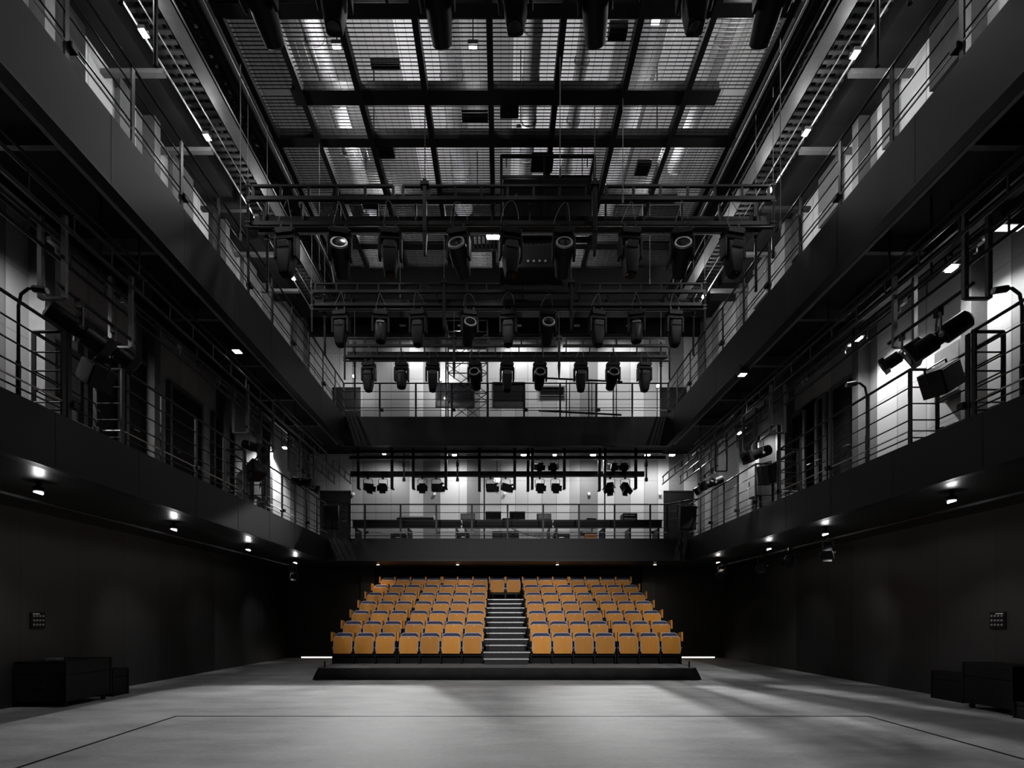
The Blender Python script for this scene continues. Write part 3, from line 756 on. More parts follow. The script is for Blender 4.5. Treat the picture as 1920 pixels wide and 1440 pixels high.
def fresnel(label, loc, aim, s=1.0, group='small spotlights hung over the far lower gallery', kind='box'):
    r = thing('fresnel_spotlight', label, 'spotlight', loc, group)
    d = Vector(aim).normalized(); c = Vector((0, 0, -0.34*s))
    T = Matrix.Translation(c) @ d.to_track_quat('Z', 'Y').to_matrix().to_4x4()
    MB().prism(rrect(-0.11*s, 0.11*s, -0.12*s, 0.12*s, 0.04*s), -0.16*s, 0.12*s, T @ Matrix.Rotation(PI/2, 4, 'X').inverted()).build('housing', M['fixture'], r, bevel=0.006)
    m = MB().box(-0.12*s, 0.12*s, -0.10*s, 0.10*s, 0.12*s, 0.14*s, T)
    for sx, sy in ((1, 0), (-1, 0), (0, 1), (0, -1)):
        Q = T @ Matrix.Translation((sx*0.12*s, sy*0.11*s, 0.14*s)) @ Matrix.Rotation((-0.5 if sy else 0)*sy, 4, 'X') @ Matrix.Rotation((0.5 if sx else 0)*sx, 4, 'Y')
        m.box(-0.004 if sx else -0.10*s, 0.004 if sx else 0.10*s, -0.004 if sy else -0.09*s, 0.004 if sy else 0.09*s, 0, 0.10*s, Q)
    m.build('barn_doors', M['fixture_g'], r)
    MB().lathe([(0.09*s, 0.12*s), (0.085*s, 0.145*s), (0.04*s, 0.15*s)], T, 14).build('lens', M['lens'], r, smooth=True)
    m = MB(); w_ = 0.145*s
    m.tube([(w_, 0, -0.34*s), (w_, 0, -0.09*s), (0.12*s, 0, -0.06*s), (-0.12*s, 0, -0.06*s), (-w_, 0, -0.09*s), (-w_, 0, -0.34*s)], 0.010*s, 6)
    m.build('yoke', M['rail'], r, smooth=True)
    MB().box(-0.03*s, 0.03*s, -0.035*s, 0.035*s, -0.07*s, 0.03*s).build('clamp', M['steel'], r, bevel=0.004)
    MB().tube([(w_*1.02, 0, -0.34*s), (w_*1.3, 0, -0.34*s)], 0.022*s, 8).build('lock_knob', M['ring'], r)
    return r
PS = [(-5.52, 6.98, (0.55, 0.65, -0.42), 1.25, 'large profile spotlight nearest the camera on the left gallery, with bright edge'),
      (-5.52, 7.6, (0.55, 0.55, -0.45), 1.05, 'second profile spotlight on the left gallery, beside the largest one'),
      (-5.52, 11.9, (0.8, -0.3, -0.3), 1.0, 'profile spotlight in the middle of the left lower gallery'),
      (-5.52, 14.85, (0.9, -0.2, -0.2), 1.1, 'profile spotlight near the far end of the left lower gallery'),
      (-5.52, 15.35, (0.8, 0.1, -0.4), 1.0, 'farthest profile spotlight on the left lower gallery'),
      (5.86, 7.15, (-0.75, 0.45, -0.52), 1.25, 'large long profile spotlight nearest the camera on the right gallery'),
      (5.86, 7.8, (-0.6, 0.5, -0.4), 0.9, 'second profile spotlight on the right gallery, behind the long one'),
      (5.86, 12.2, (-0.85, -0.3, -0.35), 1.2, 'profile spotlight in the middle of the right lower gallery'),
      (5.86, 14.85, (-0.85, -0.2, -0.35), 1.15, 'profile spotlight near the far end of the right lower gallery'),
      (5.86, 15.4, (-0.7, -0.1, -0.5), 1.0, 'farthest profile spotlight on the right lower gallery')]
for x, y, a, s, lab in PS:
    profile_spot(lab, (x, y, 5.59), a, s)

# gantry over the far lower gallery
GYY = 17.45
r = thing('gantry_beam', 'long black beam with hanging frames over the far lower gallery', 'beam', (0, GYY, 6.1))
m = MB().box((655-940)*GYY/F, (1210-940)*GYY/F, 0.10, 0.22, -0.08+0.14, 0.08+0.14-0.0)
m.build('beam', M['steel'], r)
for px in (672, 735, 775, 836, 899, 965, 990, 998, 1058, 1124, 1134, 1192):
    x = (px-940)*GYY/F
    b_ = -0.38 if px not in (990, 1124, 899) else -0.44
    MB().box(x-0.045, x+0.045, -0.03, 0.03, b_, 0.95).box(x-0.045, x+0.045, -0.03, 0.2, b_, b_+0.03).build('hanger_frame', M['steel'], r)
for a, b in ((675, 735), (777, 836), (900, 965), (995, 1058), (1133, 1192)):
    MB().tube([((a-940)*GYY/F, 0, -0.0), ((b-940)*GYY/F, 0, -0.0)], 0.022, 8).build('lamp_pipe', M['rail'], r, smooth=True)
for px in (758, 858, 1211):
    x = (px-940)*GYY/F
    MB().tube([(x, -0.05, -0.15), (x, -0.05, 0.8)], 0.03, 8).cbox((x, -0.05, -0.1), (0.09, 0.08, 0.1)).cbox((x, -0.05, 0.4), (0.09, 0.08, 0.14)).build('cable_drop', M['cable'], r)
FR = [(690, 'closed'), (718, 0), (792, 0), (818, 1), (920, 1), (948, 2), (1012, 0), (1041, 0), (1144, 3), (1172, 4)]
AIM = {'closed': (0.5, -0.6, -0.3), 0: (0.1, -0.9, -0.35), 1: (0.95, -0.2, -0.05), 2: (0.9, -0.2, -0.3), 3: (-0.25, -0.5, -0.8), 4: (0.25, -0.5, -0.8)}
for n, (px, k) in enumerate(FR):
    fresnel('small black spotlight hanging over far lower gallery, %s from left, lower row' % ORD[n], ((px-940)*GYY/F, GYY, 6.1), AIM[k], 1.0 if k != 1 else 1.05)
for n, px in enumerate((1009, 1040, 1146, 1172)):
    fresnel('small black spotlight above the far gantry beam, %s from the left in the upper row' % ORD[n], ((px-940)*17.5/F, 17.5, 6.75), ((-1)**n*0.4, -0.8, -0.3), 0.9, 'small spotlights above the far gantry beam')
# upper bar that carries them, and clutter above it
tag(MB().tube([(0.9, 17.5, 6.76), (4.6, 17.5, 6.76)], 0.022, 8).build('lamp_pipe_upper', M['rail'], smooth=True), 'short black pipe above the far gantry carrying four small spotlights', 'pipe')
tag(MB().box(-4.9, 5.3, 17.2, 17.35, 6.62, 6.72).box(-4.9, 5.3, 17.5, 17.56, 6.9, 7.0).build('ceiling_rail', M['steel']), 'black rails fixed under the far upper gallery deck', 'rail')
# globe lamp
r = thing('globe_lamp', 'round white globe lamp hanging over the control desk', 'lamp', at(932, 899, 18.6))
MB().lathe([(0.02, -0.12), (0.08, -0.09), (0.115, -0.03), (0.115, 0.03), (0.08, 0.09), (0.02, 0.12)], None, 16).build('globe', M['globe'], r, smooth=True)
MB().tube([(0, 0, 0.11), (0, 0, 1.17)], 0.012, 6).build('stem', M['steel'], r)

# bright lamps under the far upper gallery
for n, (px, e) in enumerate(((853, 150), (982, 110), (1040, 50), (1112, 150), (1214, 90), (1260, 110))):
    p = at(px, 853, 18.3)
    small = px in (1040,)
    flood(p, 'bright lamp under the far upper gallery, %s from the left' % ORD[n], 'lamps under the far upper gallery', (0.16 if not small else 0.10, 0.10, 0.05), 'glow', stem=UZT-0.22-p.z)
    lamp('SPOT', (p.x, 18.36, p.z-0.1), e*0.85, (p.x, 19.5, 5.2), 140, 0.9, 0.06)         # towards the wall
    if px in (853, 1112, 982, 1260):
        lamp('SPOT', (p.x, 18.2, p.z-0.07), e*(19 if px == 1112 else 2.2), (4.0 if px == 1112 else p.x*0.7, 10.0, 0), 44 if px == 1112 else 62, 0.8, 0.02)                # over the railing on to the stage floor
# and one on the left that lights the far wall's other end
lamp('SPOT', (-3.9, 18.2, 7.02), 2600, (-3.7, 9.5, 0), 44, 0.8, 0.02)
lamp('SPOT', (-4.0, 18.36, 7.0), 150, (-4.2, 19.5, 5.2), 140, 0.9, 0.06)
flood((-4.0, 18.2, 7.1), 'small bright work lamp at the left end under the far upper gallery', 'lamps under the far upper gallery', (0.10, 0.08, 0.03), 'glow_s', stem=0.38)

# side gallery lamps
SL = [(6.5, 7.7, 6.52, 80, 'glow', 'bright lamp over the right lower gallery, nearest the camera'), (6.5, 9.72, 6.57, 110, 'glow', 'bright lamp over the right lower gallery, lighting the pale door bay'),
      (6.5, 14.6, 6.55, 200, 'glow_s', 'small lamp over the far part of the right lower gallery'), (-6.65, 6.0, 6.55, 260, 'glow_s', 'small lamp over the near part of the left lower gallery'),
      (-6.5, 16.0, 6.6, 300, 'glow_s', 'small lamp over the far part of the left lower gallery')]
for x, y, z, e, g, lab in SL:
    flood((x, y, z), lab, 'lamps over the lower side galleries', (0.09, 0.12, 0.04), g, stem=UZT-0.22-z)
    sx = 1 if x > 0 else -1
    lamp('SPOT', (x, y, z-0.06), e*2.2, (x+sx*0.5, y+(1.5 if y == 6.0 else 0), z-1.5), 95 if y == 6.0 else 130, 0.8, 0.04)
r = thing('ceiling_light', 'flat white rectangular ceiling light at the right edge under the upper gallery', 'ceiling light', at(1893, 427, 6.95))
MB().box(-0.17, 0.17, -0.07, 0.07, 0, 0.54).build('frame', M['bgalv'], r)
MB().box(-0.15, 0.15, -0.05, 0.05, -0.012, 0.001).build('diffuser', M['glow_p'], r)

# ------------------------------------------------------------------ downlights under the lower gallery
for s, X, ys in ((-1, -6.22, (7.17, 10.13, 13.1, 16.1)), (1, 6.5, (7.7, 10.7, 12.95, 16.0))):
    nm = 'left' if s < 0 else 'right'
    for k, y in enumerate(ys):
        wc = (s > 0 and k == 3)
        r = thing('downlight', 'small %sdownlight under the %s lower gallery, %s from the camera' % ('warm ' if wc else 'white ', nm, ORD[k]), 'downlight', (X, y, 3.16), 'downlights under the lower gallery')
        MB().lathe([(0.055, 0.0), (0.07, 0.01), (0.07, 0.06), (0.03, 0.075), (0.03, 0.14)], None, 14).build('housing', M['fixture'], r, smooth=True)
        T = Matrix.Rotation(0.5*s, 4, 'Y')
        MB().lathe([(0.052, -0.02), (0.055, 0.0)], Matrix.Rotation(-0.35*s, 4, 'Y'), 14).build('lens', M['glow_w' if wc else 'glow_s'], r)
        MB().lathe([(0.062, 0.055), (0.062, 0.062)], None, 14).build('glow_ring', M['glow_w' if wc else 'glow_p'], r)
        lamp('POINT', (X, y, 3.10), 2.2, radius=0.03)
        lamp('SPOT', (X+s*0.05, y+0.1, 3.08), 75, (X+s*1.6, y+1.2, 1.3), 46, 1.0, 0.04, (1, 0.8, 0.6) if wc else (1, 1, 1))
    # rail and small unlit spots beneath
    tag(MB().tube([(X+s*0.35, 3, 3.12), (X+s*0.35, 19, 3.12)], 0.022, 8).build('lamp_pipe', M['rail'], smooth=True), 'black pipe under the %s lower gallery soffit' % nm, 'pipe')
for n, (x, y, lab) in enumerate(((-6.5, 16.6, 'small spotlight hanging under the left lower gallery near the far corner'), (6.7, 16.2, 'small spotlight under the right lower gallery near the far corner'),
                    (6.8, 12.6, 'small pale spotlight under the right lower gallery, nearest the camera of four'), (6.8, 13.9, 'small spotlight under the right lower gallery, beside a white downlight'), (6.8, 11.1, 'small dark spotlight under the right lower gallery beside the second downlight'))):
    fresnel(lab, (x, y, 3.12), (-0.5 if x > 0 else 0.5, -0.6, -0.5), 0.8, 'small spotlights under the lower gallery')
for n, px in enumerate((709, 858, 1045, 1228)):
    p = at(px, 1059, 18.0)
    r = thing('downlight', 'tiny warm downlight in the soffit above the seats, %s from the left' % ORD[n], 'downlight', p, 'tiny downlights above the seats')
    MB().lathe([(0.05, 0.0), (0.06, 0.0), (0.06, 0.05)], None, 14).build('trim_ring', M['bgalv'], r)
    MB().lathe([(0.045, -0.004), (0.048, 0.002)], None, 14).build('lens', M['glow_w'], r)
    lamp('SPOT', (p.x, p.y, p.z-0.03), 30 if n in (0, 3) else 7, (p.x*1.25 if n in (0, 3) else p.x, 20.0, 0), 110, 0.9, 0.03, (1, 0.75, 0.5))

# ------------------------------------------------------------------ speakers
def speaker(label, loc, size, rz, tilt, side):
    r = thing('loudspeaker', label, 'loudspeaker', loc, 'loudspeakers hung at the lower gallery railing')
    r.rotation_euler = (tilt, side, rz)
    a, b, c = size
    out = [(-a/2, -b/2), (a/2, -b/2), (a/2*0.72, b/2), (-a/2*0.72, b/2)]
    p = [Vector((x, y, z)) for z in (-c/2, c/2) for x, y in out]
    MB().add(p, [(3, 2, 1, 0), (4, 5, 6, 7), (0, 1, 5, 4), (1, 2, 6, 5), (2, 3, 7, 6), (3, 0, 4, 7)]).build('cabinet', M['speaker'], r, bevel=0.012)
    MB().box(-a/2+0.02, a/2-0.02, -b/2-0.012, -b/2+0.002, -c/2+0.02, c/2-0.02).build('grille', M['speaker'], r, bevel=0.004)
    MB().tube([(-a/2-0.02, 0, 0), (-a/2-0.02, 0, c/2+0.05), (a/2+0.02, 0, c/2+0.05), (a/2+0.02, 0, 0)], 0.014, 6).build('bracket', M['rail'], r, smooth=True)
    return r
speaker('black loudspeaker tilted in the near recess of the left lower gallery', (-5.53, 7.3, 4.78), (0.42, 0.30, 0.30), -0.5, -0.1, 0.5)
speaker('black loudspeaker in the middle recess of the left lower gallery', (-5.55, 12.05, 4.80), (0.42, 0.30, 0.34), -0.5, 0.1, -0.5)
speaker('black upright loudspeaker at the far left corner of the lower gallery', (-5.08, 16.05, 4.52), (0.46, 0.36, 0.70), 0.0, 0.1, 0.0)
speaker('black loudspeaker tilted in the near recess of the right lower gallery', (6.0, 7.3, 4.72), (0.50, 0.32, 0.34), 0.4, 0.0, -0.5)
speaker('black loudspeaker in the middle recess of the right lower gallery', (6.0, 12.05, 4.72), (0.34, 0.32, 0.42), 0.5, 0.1, -0.3)
speaker('black upright loudspeaker at the far right corner of the lower gallery', (5.58, 16.1, 4.50), (0.50, 0.36, 0.70), 0.05, 0.1, 0.0)

# ------------------------------------------------------------------ control desks on the far lower gallery
DY = 17.75
def desk(label, x0, x1, legs):
    r = thing('control_desk', label, 'desk', ((x0+x1)/2, DY, LZT))
    c = (x0+x1)/2
    MB().box(x0-c, x1-c, 0, 0.75, 0.68, 0.72).build('desk_top', M['steel'], r)
    MB().box(x0-c, x1-c, 0.02, 0.05, 0.46, 0.68).build('front_panel', M['black'], r)
    for x in legs:
        MB().box(x-c-0.03, x-c+0.03, 0.04, 0.7, 0, 0.46).build('leg', M['steel'], r)
desk('long black control desk behind the left half of the far railing', -4.95, -1.35, (-4.85, -3.1, -1.5))
desk('long black control desk behind the right half of the far railing', 1.75, 5.35, (1.85, 3.4, 4.3, 5.25))
desk('short black desk at the centre of the far lower gallery', -1.30, 1.70, (-1.2, 1.6))
r = thing('mixing_console', 'pale edged mixing console lying on the left control desk', 'mixing console', ((778-940)*DY/F, DY+0.05, LZT+0.72))
MB().add([(-0.62, 0, 0), (0.62, 0, 0), (0.62, 0.5, 0), (-0.62, 0.5, 0), (-0.62, 0, 0.10), (0.62, 0, 0.10), (0.62, 0.5, 0.22), (-0.62, 0.5, 0.22)], [(3, 2, 1, 0), (4, 5, 6, 7), (0, 1, 5, 4), (1, 2, 6, 5), (2, 3, 7, 6), (3, 0, 4, 7)]).build('body', M['fixture'], r)
MB().box(-0.64, 0.64, 0.48, 0.52, 0.20, 0.235).build('edge_strip', M['white'], r)
MB().box(0.60, 0.66, 0.0, 0.5, 0.0, 0.18).build('side_cheek', M['white'], r)
def monitor(label, px, py, w_, h_, m_='glass', yy=DY+0.3):
    r = thing('monitor', label, 'monitor', ((px-940)*yy/F, yy, LZT+0.72), 'monitors on the centre desk')
    MB().box(-w_/2, w_/2, 0, 0.04, 0.10, 0.10+h_).build('screen', M[m_], r, bevel=0.004)
    MB().box(-w_/2-0.015, w_/2+0.015, -0.008, 0.03, 0.085, 0.105).box(-w_/2-0.015, w_/2+0.015, -0.008, 0.03, 0.095+h_, 0.115+h_).box(-w_/2-0.015, -w_/2+0.005, -0.008, 0.03, 0.09, 0.11+h_).box(w_/2-0.005, w_/2+0.015, -0.008, 0.03, 0.09, 0.11+h_).build('bezel', M['fixture'], r)
    MB().box(-0.03, 0.03, 0.04, 0.07, 0, 0.2).box(-0.12, 0.12, -0.05, 0.14, 0, 0.012).build('stand', M['fixture'], r)
monitor('left-hand pale monitor on the desk by the long left desk', 877, 968, 0.46, 0.17, 'bgalv')
monitor('black monitor left of the desk centre', 925, 966, 0.5, 0.24)
monitor('black monitor right of the desk centre', 970, 966, 0.5, 0.24)
monitor('right-hand pale monitor at the end of the centre desk', 1020, 968, 0.46, 0.17, 'bgalv')
r = thing('equipment_rack', 'black equipment rack with pale slots on the right control desk', 'rack', ((1183-940)*DY/F, DY+0.1, LZT+0.72))
MB().box(-0.24, 0.24, 0, 0.45, 0, 0.26).build('case', M['fixture'], r, bevel=0.01)
for z, a, b_ in ((0.17, -0.2, -0.06), (0.17, -0.02, 0.16), (0.06, -0.2, 0.2), (0.0, -0.2, 0.2)):
    MB().box(a, b_, -0.006, 0.002, z+0.01, z+0.025).build('slot_trim', M['white'], r)
for n, (px, w_, h_, lab) in enumerate(((746, 0.5, 0.34, 'black case standing under the left control desk'), (870, 0.35, 0.36, 'black case standing at the right end under the left control desk'), (1053, 0.55, 0.34, 'black case standing at the left end under the right control desk'), (948, 0.9, 0.42, 'black amplifier case under the centre desk'))):
    x = (px-940)*18.1/F
    r = thing('equipment_case', lab, 'case', (x, 18.1, LZT), 'cases under the control desks')
    MB().box(-w_/2, w_/2, 0, 0.35, 0, h_).build('body', M['fixture'], r, bevel=0.015)
    MB().bar((-0.08, -0.015, h_*0.6), (0.08, -0.015, h_*0.6), 0.015).build('handle', M['galv'], r)
def office_chair(label, x, y, rz):
    r = thing('office_chair', label, 'chair', (x, y, LZT), 'chairs at the control desks', rz)
    MB().prism(rrect(-0.22, 0.22, 0.43, 0.50, 0.03), -0.22, 0.2).build('seat', M['fixture'], r, bevel=0.01)
    MB().prism(rrect(-0.20, 0.20, 0.62, 0.98, 0.06), 0.2, 0.25).build('backrest', M['fixture'], r, bevel=0.01)
    MB().bar((0, 0.22, 0.45), (0, 0.25, 0.7), 0.04).tube([(0, 0, 0.1), (0, 0, 0.44)], 0.025, 8).build('stem', M['galv'], r)
    for k in range(5):
        a = 2*PI*k/5
        MB().bar((0, 0, 0.1), (0.24*math.cos(a), 0.24*math.sin(a), 0.05), 0.03).tube([(0.24*math.cos(a), 0.24*math.sin(a), 0.0), (0.24*math.cos(a), 0.24*math.sin(a), 0.05)], 0.022, 8).build('leg', M['fixture'], r)
office_chair('black office chair behind the centre desk', 0.25, 18.95, PI*0.95)
office_chair('black office chair behind the right control desk', 3.1, 18.95, PI*1.1)
tag(MB().box(2.75, 3.12, 17.55, 17.70, LZT, LZT+0.24).build('orange_box', M['timber']), 'small orange box standing behind the far railing', 'box')
m = MB()
for k in range(7):
    x0 = 0.9+0.1*k; m.tube([(x0-0.6, 17.6, LZT+0.45-0.04*k), (x0-0.3, 17.58, LZT+0.25-0.02*k), (x0+0.1, 17.6, LZT+0.3), (x0+0.4, 17.6, LZT+0.12), (x0+0.5, 17.6, LZT+0.01)], 0.012, 6)
tag(m.build('cable_bundle', M['cable'], smooth=True), 'tangle of grey cables hanging below the centre desk', 'cable')
# tall stand poles
for n, (px, y0p, y1p) in enumerate(((908, 895, 1005), (1134, 918, 975))):
    a, b = at(px, y0p, 18.0), at(px, y1p, 18.0)
    tag(MB().tube([a, (b.x, b.y, LZT if n == 0 else LZT+0.0)], 0.022, 8).lathe([(0.18, 0), (0.18, 0.02), (0.03, 0.04)], Matrix.Translation((a.x, 18.0, LZT))).build('stand_pole', M['steel']),
        'black upright pole behind the far railing, %s of centre' % ('left' if n == 0 else 'right'), 'pole')
# sensors on the back wall
for n, px in enumerate((663, 815, 946, 1104, 1237)):
    p = at(px, 926, YB); p.y = YB
    r = thing('wall_sensor', 'small white wall sensor on the far lower gallery wall, %s from the left' % ORD[n], 'sensor', p, 'white sensors on the far wall')
    MB().lathe([(0.03, -0.14), (0.05, -0.13), (0.055, -0.04), (0.04, 0.0)], Matrix.Translation((0, 0, 0)) @ Matrix.Rotation(-1.1, 4, 'X'), 12).build('body', M['white'], r, smooth=True)
    MB().box(-0.04, 0.04, -0.03, 0.0, -0.05, 0.05).build('wall_plate', M['white'], r)
# doors in the far wall
def door(name, x0, x1, z0, z1, y=YB, m_='black'):
    r = bpy.data.objects.new(name, None); COL.objects.link(r); r.location = ((x0+x1)/2, y, z0); struct(r)
    w_ = (x1-x0)/2; h = z1-z0
    MB().box(-w_, w_, -0.03, 0.0, 0, h).build('leaf', M[m_], r)
    MB().box(-w_-0.06, -w_, -0.05, 0, 0, h+0.06).box(w_, w_+0.06, -0.05, 0, 0, h+0.06).box(-w_-0.06, w_+0.06, -0.05, 0, h, h+0.06).build('door_frame', M['steel'], r)
    MB().tube([(w_-0.1, -0.08, 1.0), (w_-0.22, -0.08, 1.0)], 0.012, 6).tube([(w_-0.1, -0.03, 1.0), (w_-0.1, -0.08, 1.0)], 0.012, 6).build('handle', M['galv'], r)
    return r
door('door_1', (604-940)*YB/F, (655-940)*YB/F, LZT, 6.08)
door('door_2', (1247-940)*YB/F, (1296-940)*YB/F, LZT, 6.08)
door('door_3', -6.1, -5.2, UZT, 9.85)
door('door_4', 5.85, 6.7, UZT, 9.85)
# booth windows in the far upper wall
for n, (a, b, t_, bt) in enumerate(((820, 887, 722, 763), (926, 982, 720, 763), (1013, 1057, 727, 749))):
    x0, x1 = (a-940)*YB/F, (b-940)*YB/F; z1 = EYE+(VY-t_)*YB/F; z0 = EYE+(VY-bt)*YB/F
    r = bpy.data.objects.new('window_%d' % (n+1), None); COL.objects.link(r); struct(r); r.location = ((x0+x1)/2, YB, z0)
    w_ = (x1-x0)/2; h = z1-z0
    MB().box(-w_, w_, -0.02, 0, h*0.3, h).build('pane', M['glass'], r)
    MB().box(-w_-0.05, w_+0.05, -0.06, 0, h, h+0.05).box(-w_-0.05, -w_, -0.06, 0, 0, h).box(w_, w_+0.05, -0.06, 0, 0, h).box(-w_, w_, -0.05, 0, h*0.27, h*0.33).build('window_frame', M['steel'] if n < 2 else M['bgalv'], r)
    MB().box(-w_, w_, -0.03, 0, 0, h*0.27).build('lower_panel', M['slat'], r)

# scaffold tower on the far upper gallery
ty = 18.2
r = thing('scaffold_tower', 'narrow steel scaffold tower with cross braces on the far upper gallery', 'scaffold', ((876-940)*ty/F, ty, UZT))
hw, hd, H = 0.69, 0.35, 3.75
for sx in (-1, 1):
    for sy in (-1, 1):
        MB().tube([(sx*hw, sy*hd, 0), (sx*hw, sy*hd, H)], 0.024, 8).build('leg', M['bgalv'], r, smooth=True)
for z in (0.3, 1.3, 2.3, 3.15, H):
    for sy in (-1, 1): MB().tube([(-hw, sy*hd, z), (hw, sy*hd, z)], 0.018, 6).build('cross_bar', M['bgalv'], r)
    for sx in (-1, 1): MB().tube([(sx*hw, -hd, z), (sx*hw, hd, z)], 0.018, 6).build('cross_bar', M['bgalv'], r)
for z in (0.3, 1.3, 2.3):
    for sy in (-1, 1):
        MB().tube([(-hw, sy*hd, z), (hw, sy*hd, z+1.0)], 0.014, 6).build('diagonal_brace', M['bgalv'], r)
        MB().tube([(hw, sy*hd, z), (-hw, sy*hd, z+1.0)], 0.014, 6).build('diagonal_brace', M['bgalv'], r)
MB().box(-hw, hw, -hd, hd, 3.12, 3.16).build('platform', M['slat'], r)
# stored pipes and a frame on the far upper gallery
def longpipe(label, a, b, ra=0.03):
    tag(MB().tube([a, b], ra, 8).build('stored_pipe', M['steel'], smooth=True), label, 'pipe')
longpipe('upper loose pipe resting across the far upper gallery on the right', at(1023, 709, 17.4), at(1167, 716, 17.4))
longpipe('lower loose pipe tied along the foot of the far upper railing', at(1010, 770, 16.6), at(1165, 778, 16.6))
for n, px in enumerate((1062, 1104, 1150)):
    a = at(px, 712, 17.45); a.z -= 0.03
    r = thing('pipe_stand', 'slim grey stand holding the loose pipe on the far upper gallery, %s from the left' % ORD[n], 'stand', (a.x, 17.45, UZT), 'slim stands on the far upper gallery')
    MB().tube([(0, 0, 0), (0, 0, a.z-UZT)], 0.024, 8).tube([(0.1, 0, 0), (0.1, 0, a.z-UZT-0.05)], 0.018, 8).build('pole', M['bgalv'], r, smooth=True)
    MB().box(-0.15, 0.25, -0.15, 0.15, 0, 0.015).build('foot', M['bgalv'], r)
# small lamps near the far upper gallery
for (px, py, Y, e, tgt, lab) in ((1233, 724, 17.8, 55, (5.0, 19.5, 9.0), 'small bright lamp on the far upper gallery near the right corner'),
                            (826, 712, 18.6, 60, (-2.3, 19.5, 9.8), 'small lamp beside the scaffold tower on the far upper gallery'),
                            (664, 706, 18.4, 40, (-5.2, 19.5, 10.0), 'small lamp on the far upper gallery near the left corner')):
    p = at(px, py, Y)
    r = thing('work_lamp', lab, 'lamp', p, 'small lamps on the far upper gallery')
    MB().lathe([(0.02, -0.02), (0.045, 0.0), (0.045, 0.03)], Matrix.Rotation(PI/2, 4, 'X'), 12).build('lens', M['glow_s'] if px != 1233 else M['glow'], r)
    MB().box(-0.05, 0.05, 0.0, 0.06, -0.05, 0.05).build('housing', M['fixture'], r)
    MB().tube([(0, 0.05, -0.04), (0, 0.05, UZT-p.z)], 0.014, 6).build('stand', M['steel'], r)
    lamp('SPOT', (p.x, p.y+0.12, p.z), e, tgt, 140, 0.9, 0.05)
for x, e in ((-3.4, 85), (-1.4, 75), (0.6, 85), (2.6, 85), (4.4, 75)):  # washers added out of sight to brighten the far upper wall
    lamp('SPOT', (x, 18.46, 11.62), e*2.3, (x, 19.5, 9.9), 120, 0.9, 0.08)
for n, x in enumerate((-3.4, -1.4, 0.6, 2.6, 4.4)):
    r = thing('added_wall_washer', 'added black wall washer behind the bulkhead over the far gallery, %s from the left' % ORD[n], 'spotlight', (x, 18.33, 11.75), 'added wall washers behind the bulkhead')
    MB().box(-0.1, 0.1, -0.05, 0.08, -0.2, -0.05).box(-0.015, 0.015, -0.03, 0.0, -0.05, 0.12).build('housing', M['fixture'], r)
    MB().box(-0.08, 0.08, 0.08, 0.085, -0.18, -0.07).build('lens', M['glow_p'], r)

# bays and frames on the side walls
for s, X, nm in ((-1, WL, 'left'), (1, WR, 'right')):
    n = 0
    for lvl, z, hh, ys in (('lower', LZT, 2.35, ((8.9, 9.6), (9.9, 10.6), (11.2, 12.3), (12.9, 13.8))), ('upper', UZT, 2.2, ((6.0, 6.9), (9.0, 9.8), (12.3, 13.1)))):
        for k, (a, b) in enumerate(ys):
            if s > 0 and lvl == 'lower': a += 2.0*(k == 0)+0.9; b += 2.0*(k == 0)+0.9
            n += 1
            f = X-s*0.02
            r = bpy.data.objects.new('door_%d' % (4+n+(7 if s > 0 else 0)), None); COL.objects.link(r); struct(r)
            x0, x1 = sorted((X, X-s*0.05))
            MB().box(x0, x1, a, b, z, z+hh).build('leaf', M['black'], r)
            x0, x1 = sorted((X, X-s*0.10))
            MB().box(x0, x1, a-0.08, a, z, z+hh+0.08).box(x0, x1, b, b+0.08, z, z+hh+0.08).box(x0, x1, a, b, z+hh, z+hh+0.08).build('door_frame', M['bgalv'], r)
            MB().tube([(X-s*0.11, a+0.12, z+1.0), (X-s*0.11, a+0.26, z+1.0)], 0.013, 6).tube([(X-s*0.05, a+0.12, z+1.0), (X-s*0.11, a+0.12, z+1.0)], 0.013, 6).build('handle', M['galv'], r)
    for k, y in enumerate((5.2, 7.9, 10.4, 13.1, 15.6)):
        struct(MB().box(*sorted((X, X-s*0.24)), y, y+0.18, LZT, 7.48).box(*sorted((X, X-s*0.24)), y, y+0.18, UZT, 11.6).build('pillar', M['bgalv']))
    for k, (y, z) in enumerate(((8.4, 5.3), (14.9, 5.2), (11.0, 9.0))):
        r = thing('electrical_cabinet', 'grey electrical cabinet on the %s gallery wall, %s' % (nm, ('near one on the lower level', 'far one on the lower level', 'on the upper level')[k]), 'cabinet', (X, y, z), 'electrical cabinets on the gallery walls')
        MB().box(*sorted((0, -s*0.18)), -0.25, 0.25, -0.35, 0.45).build('body', M['bgalv'], r, bevel=0.008)
        MB().box(*sorted((-s*0.18, -s*0.195)), -0.22, 0.22, -0.32, 0.42).build('door', M['bgalv'], r, bevel=0.004)
        MB().box(*sorted((-s*0.195, -s*0.215)), 0.15, 0.18, 0.0, 0.12).build('latch', M['steel'], r)
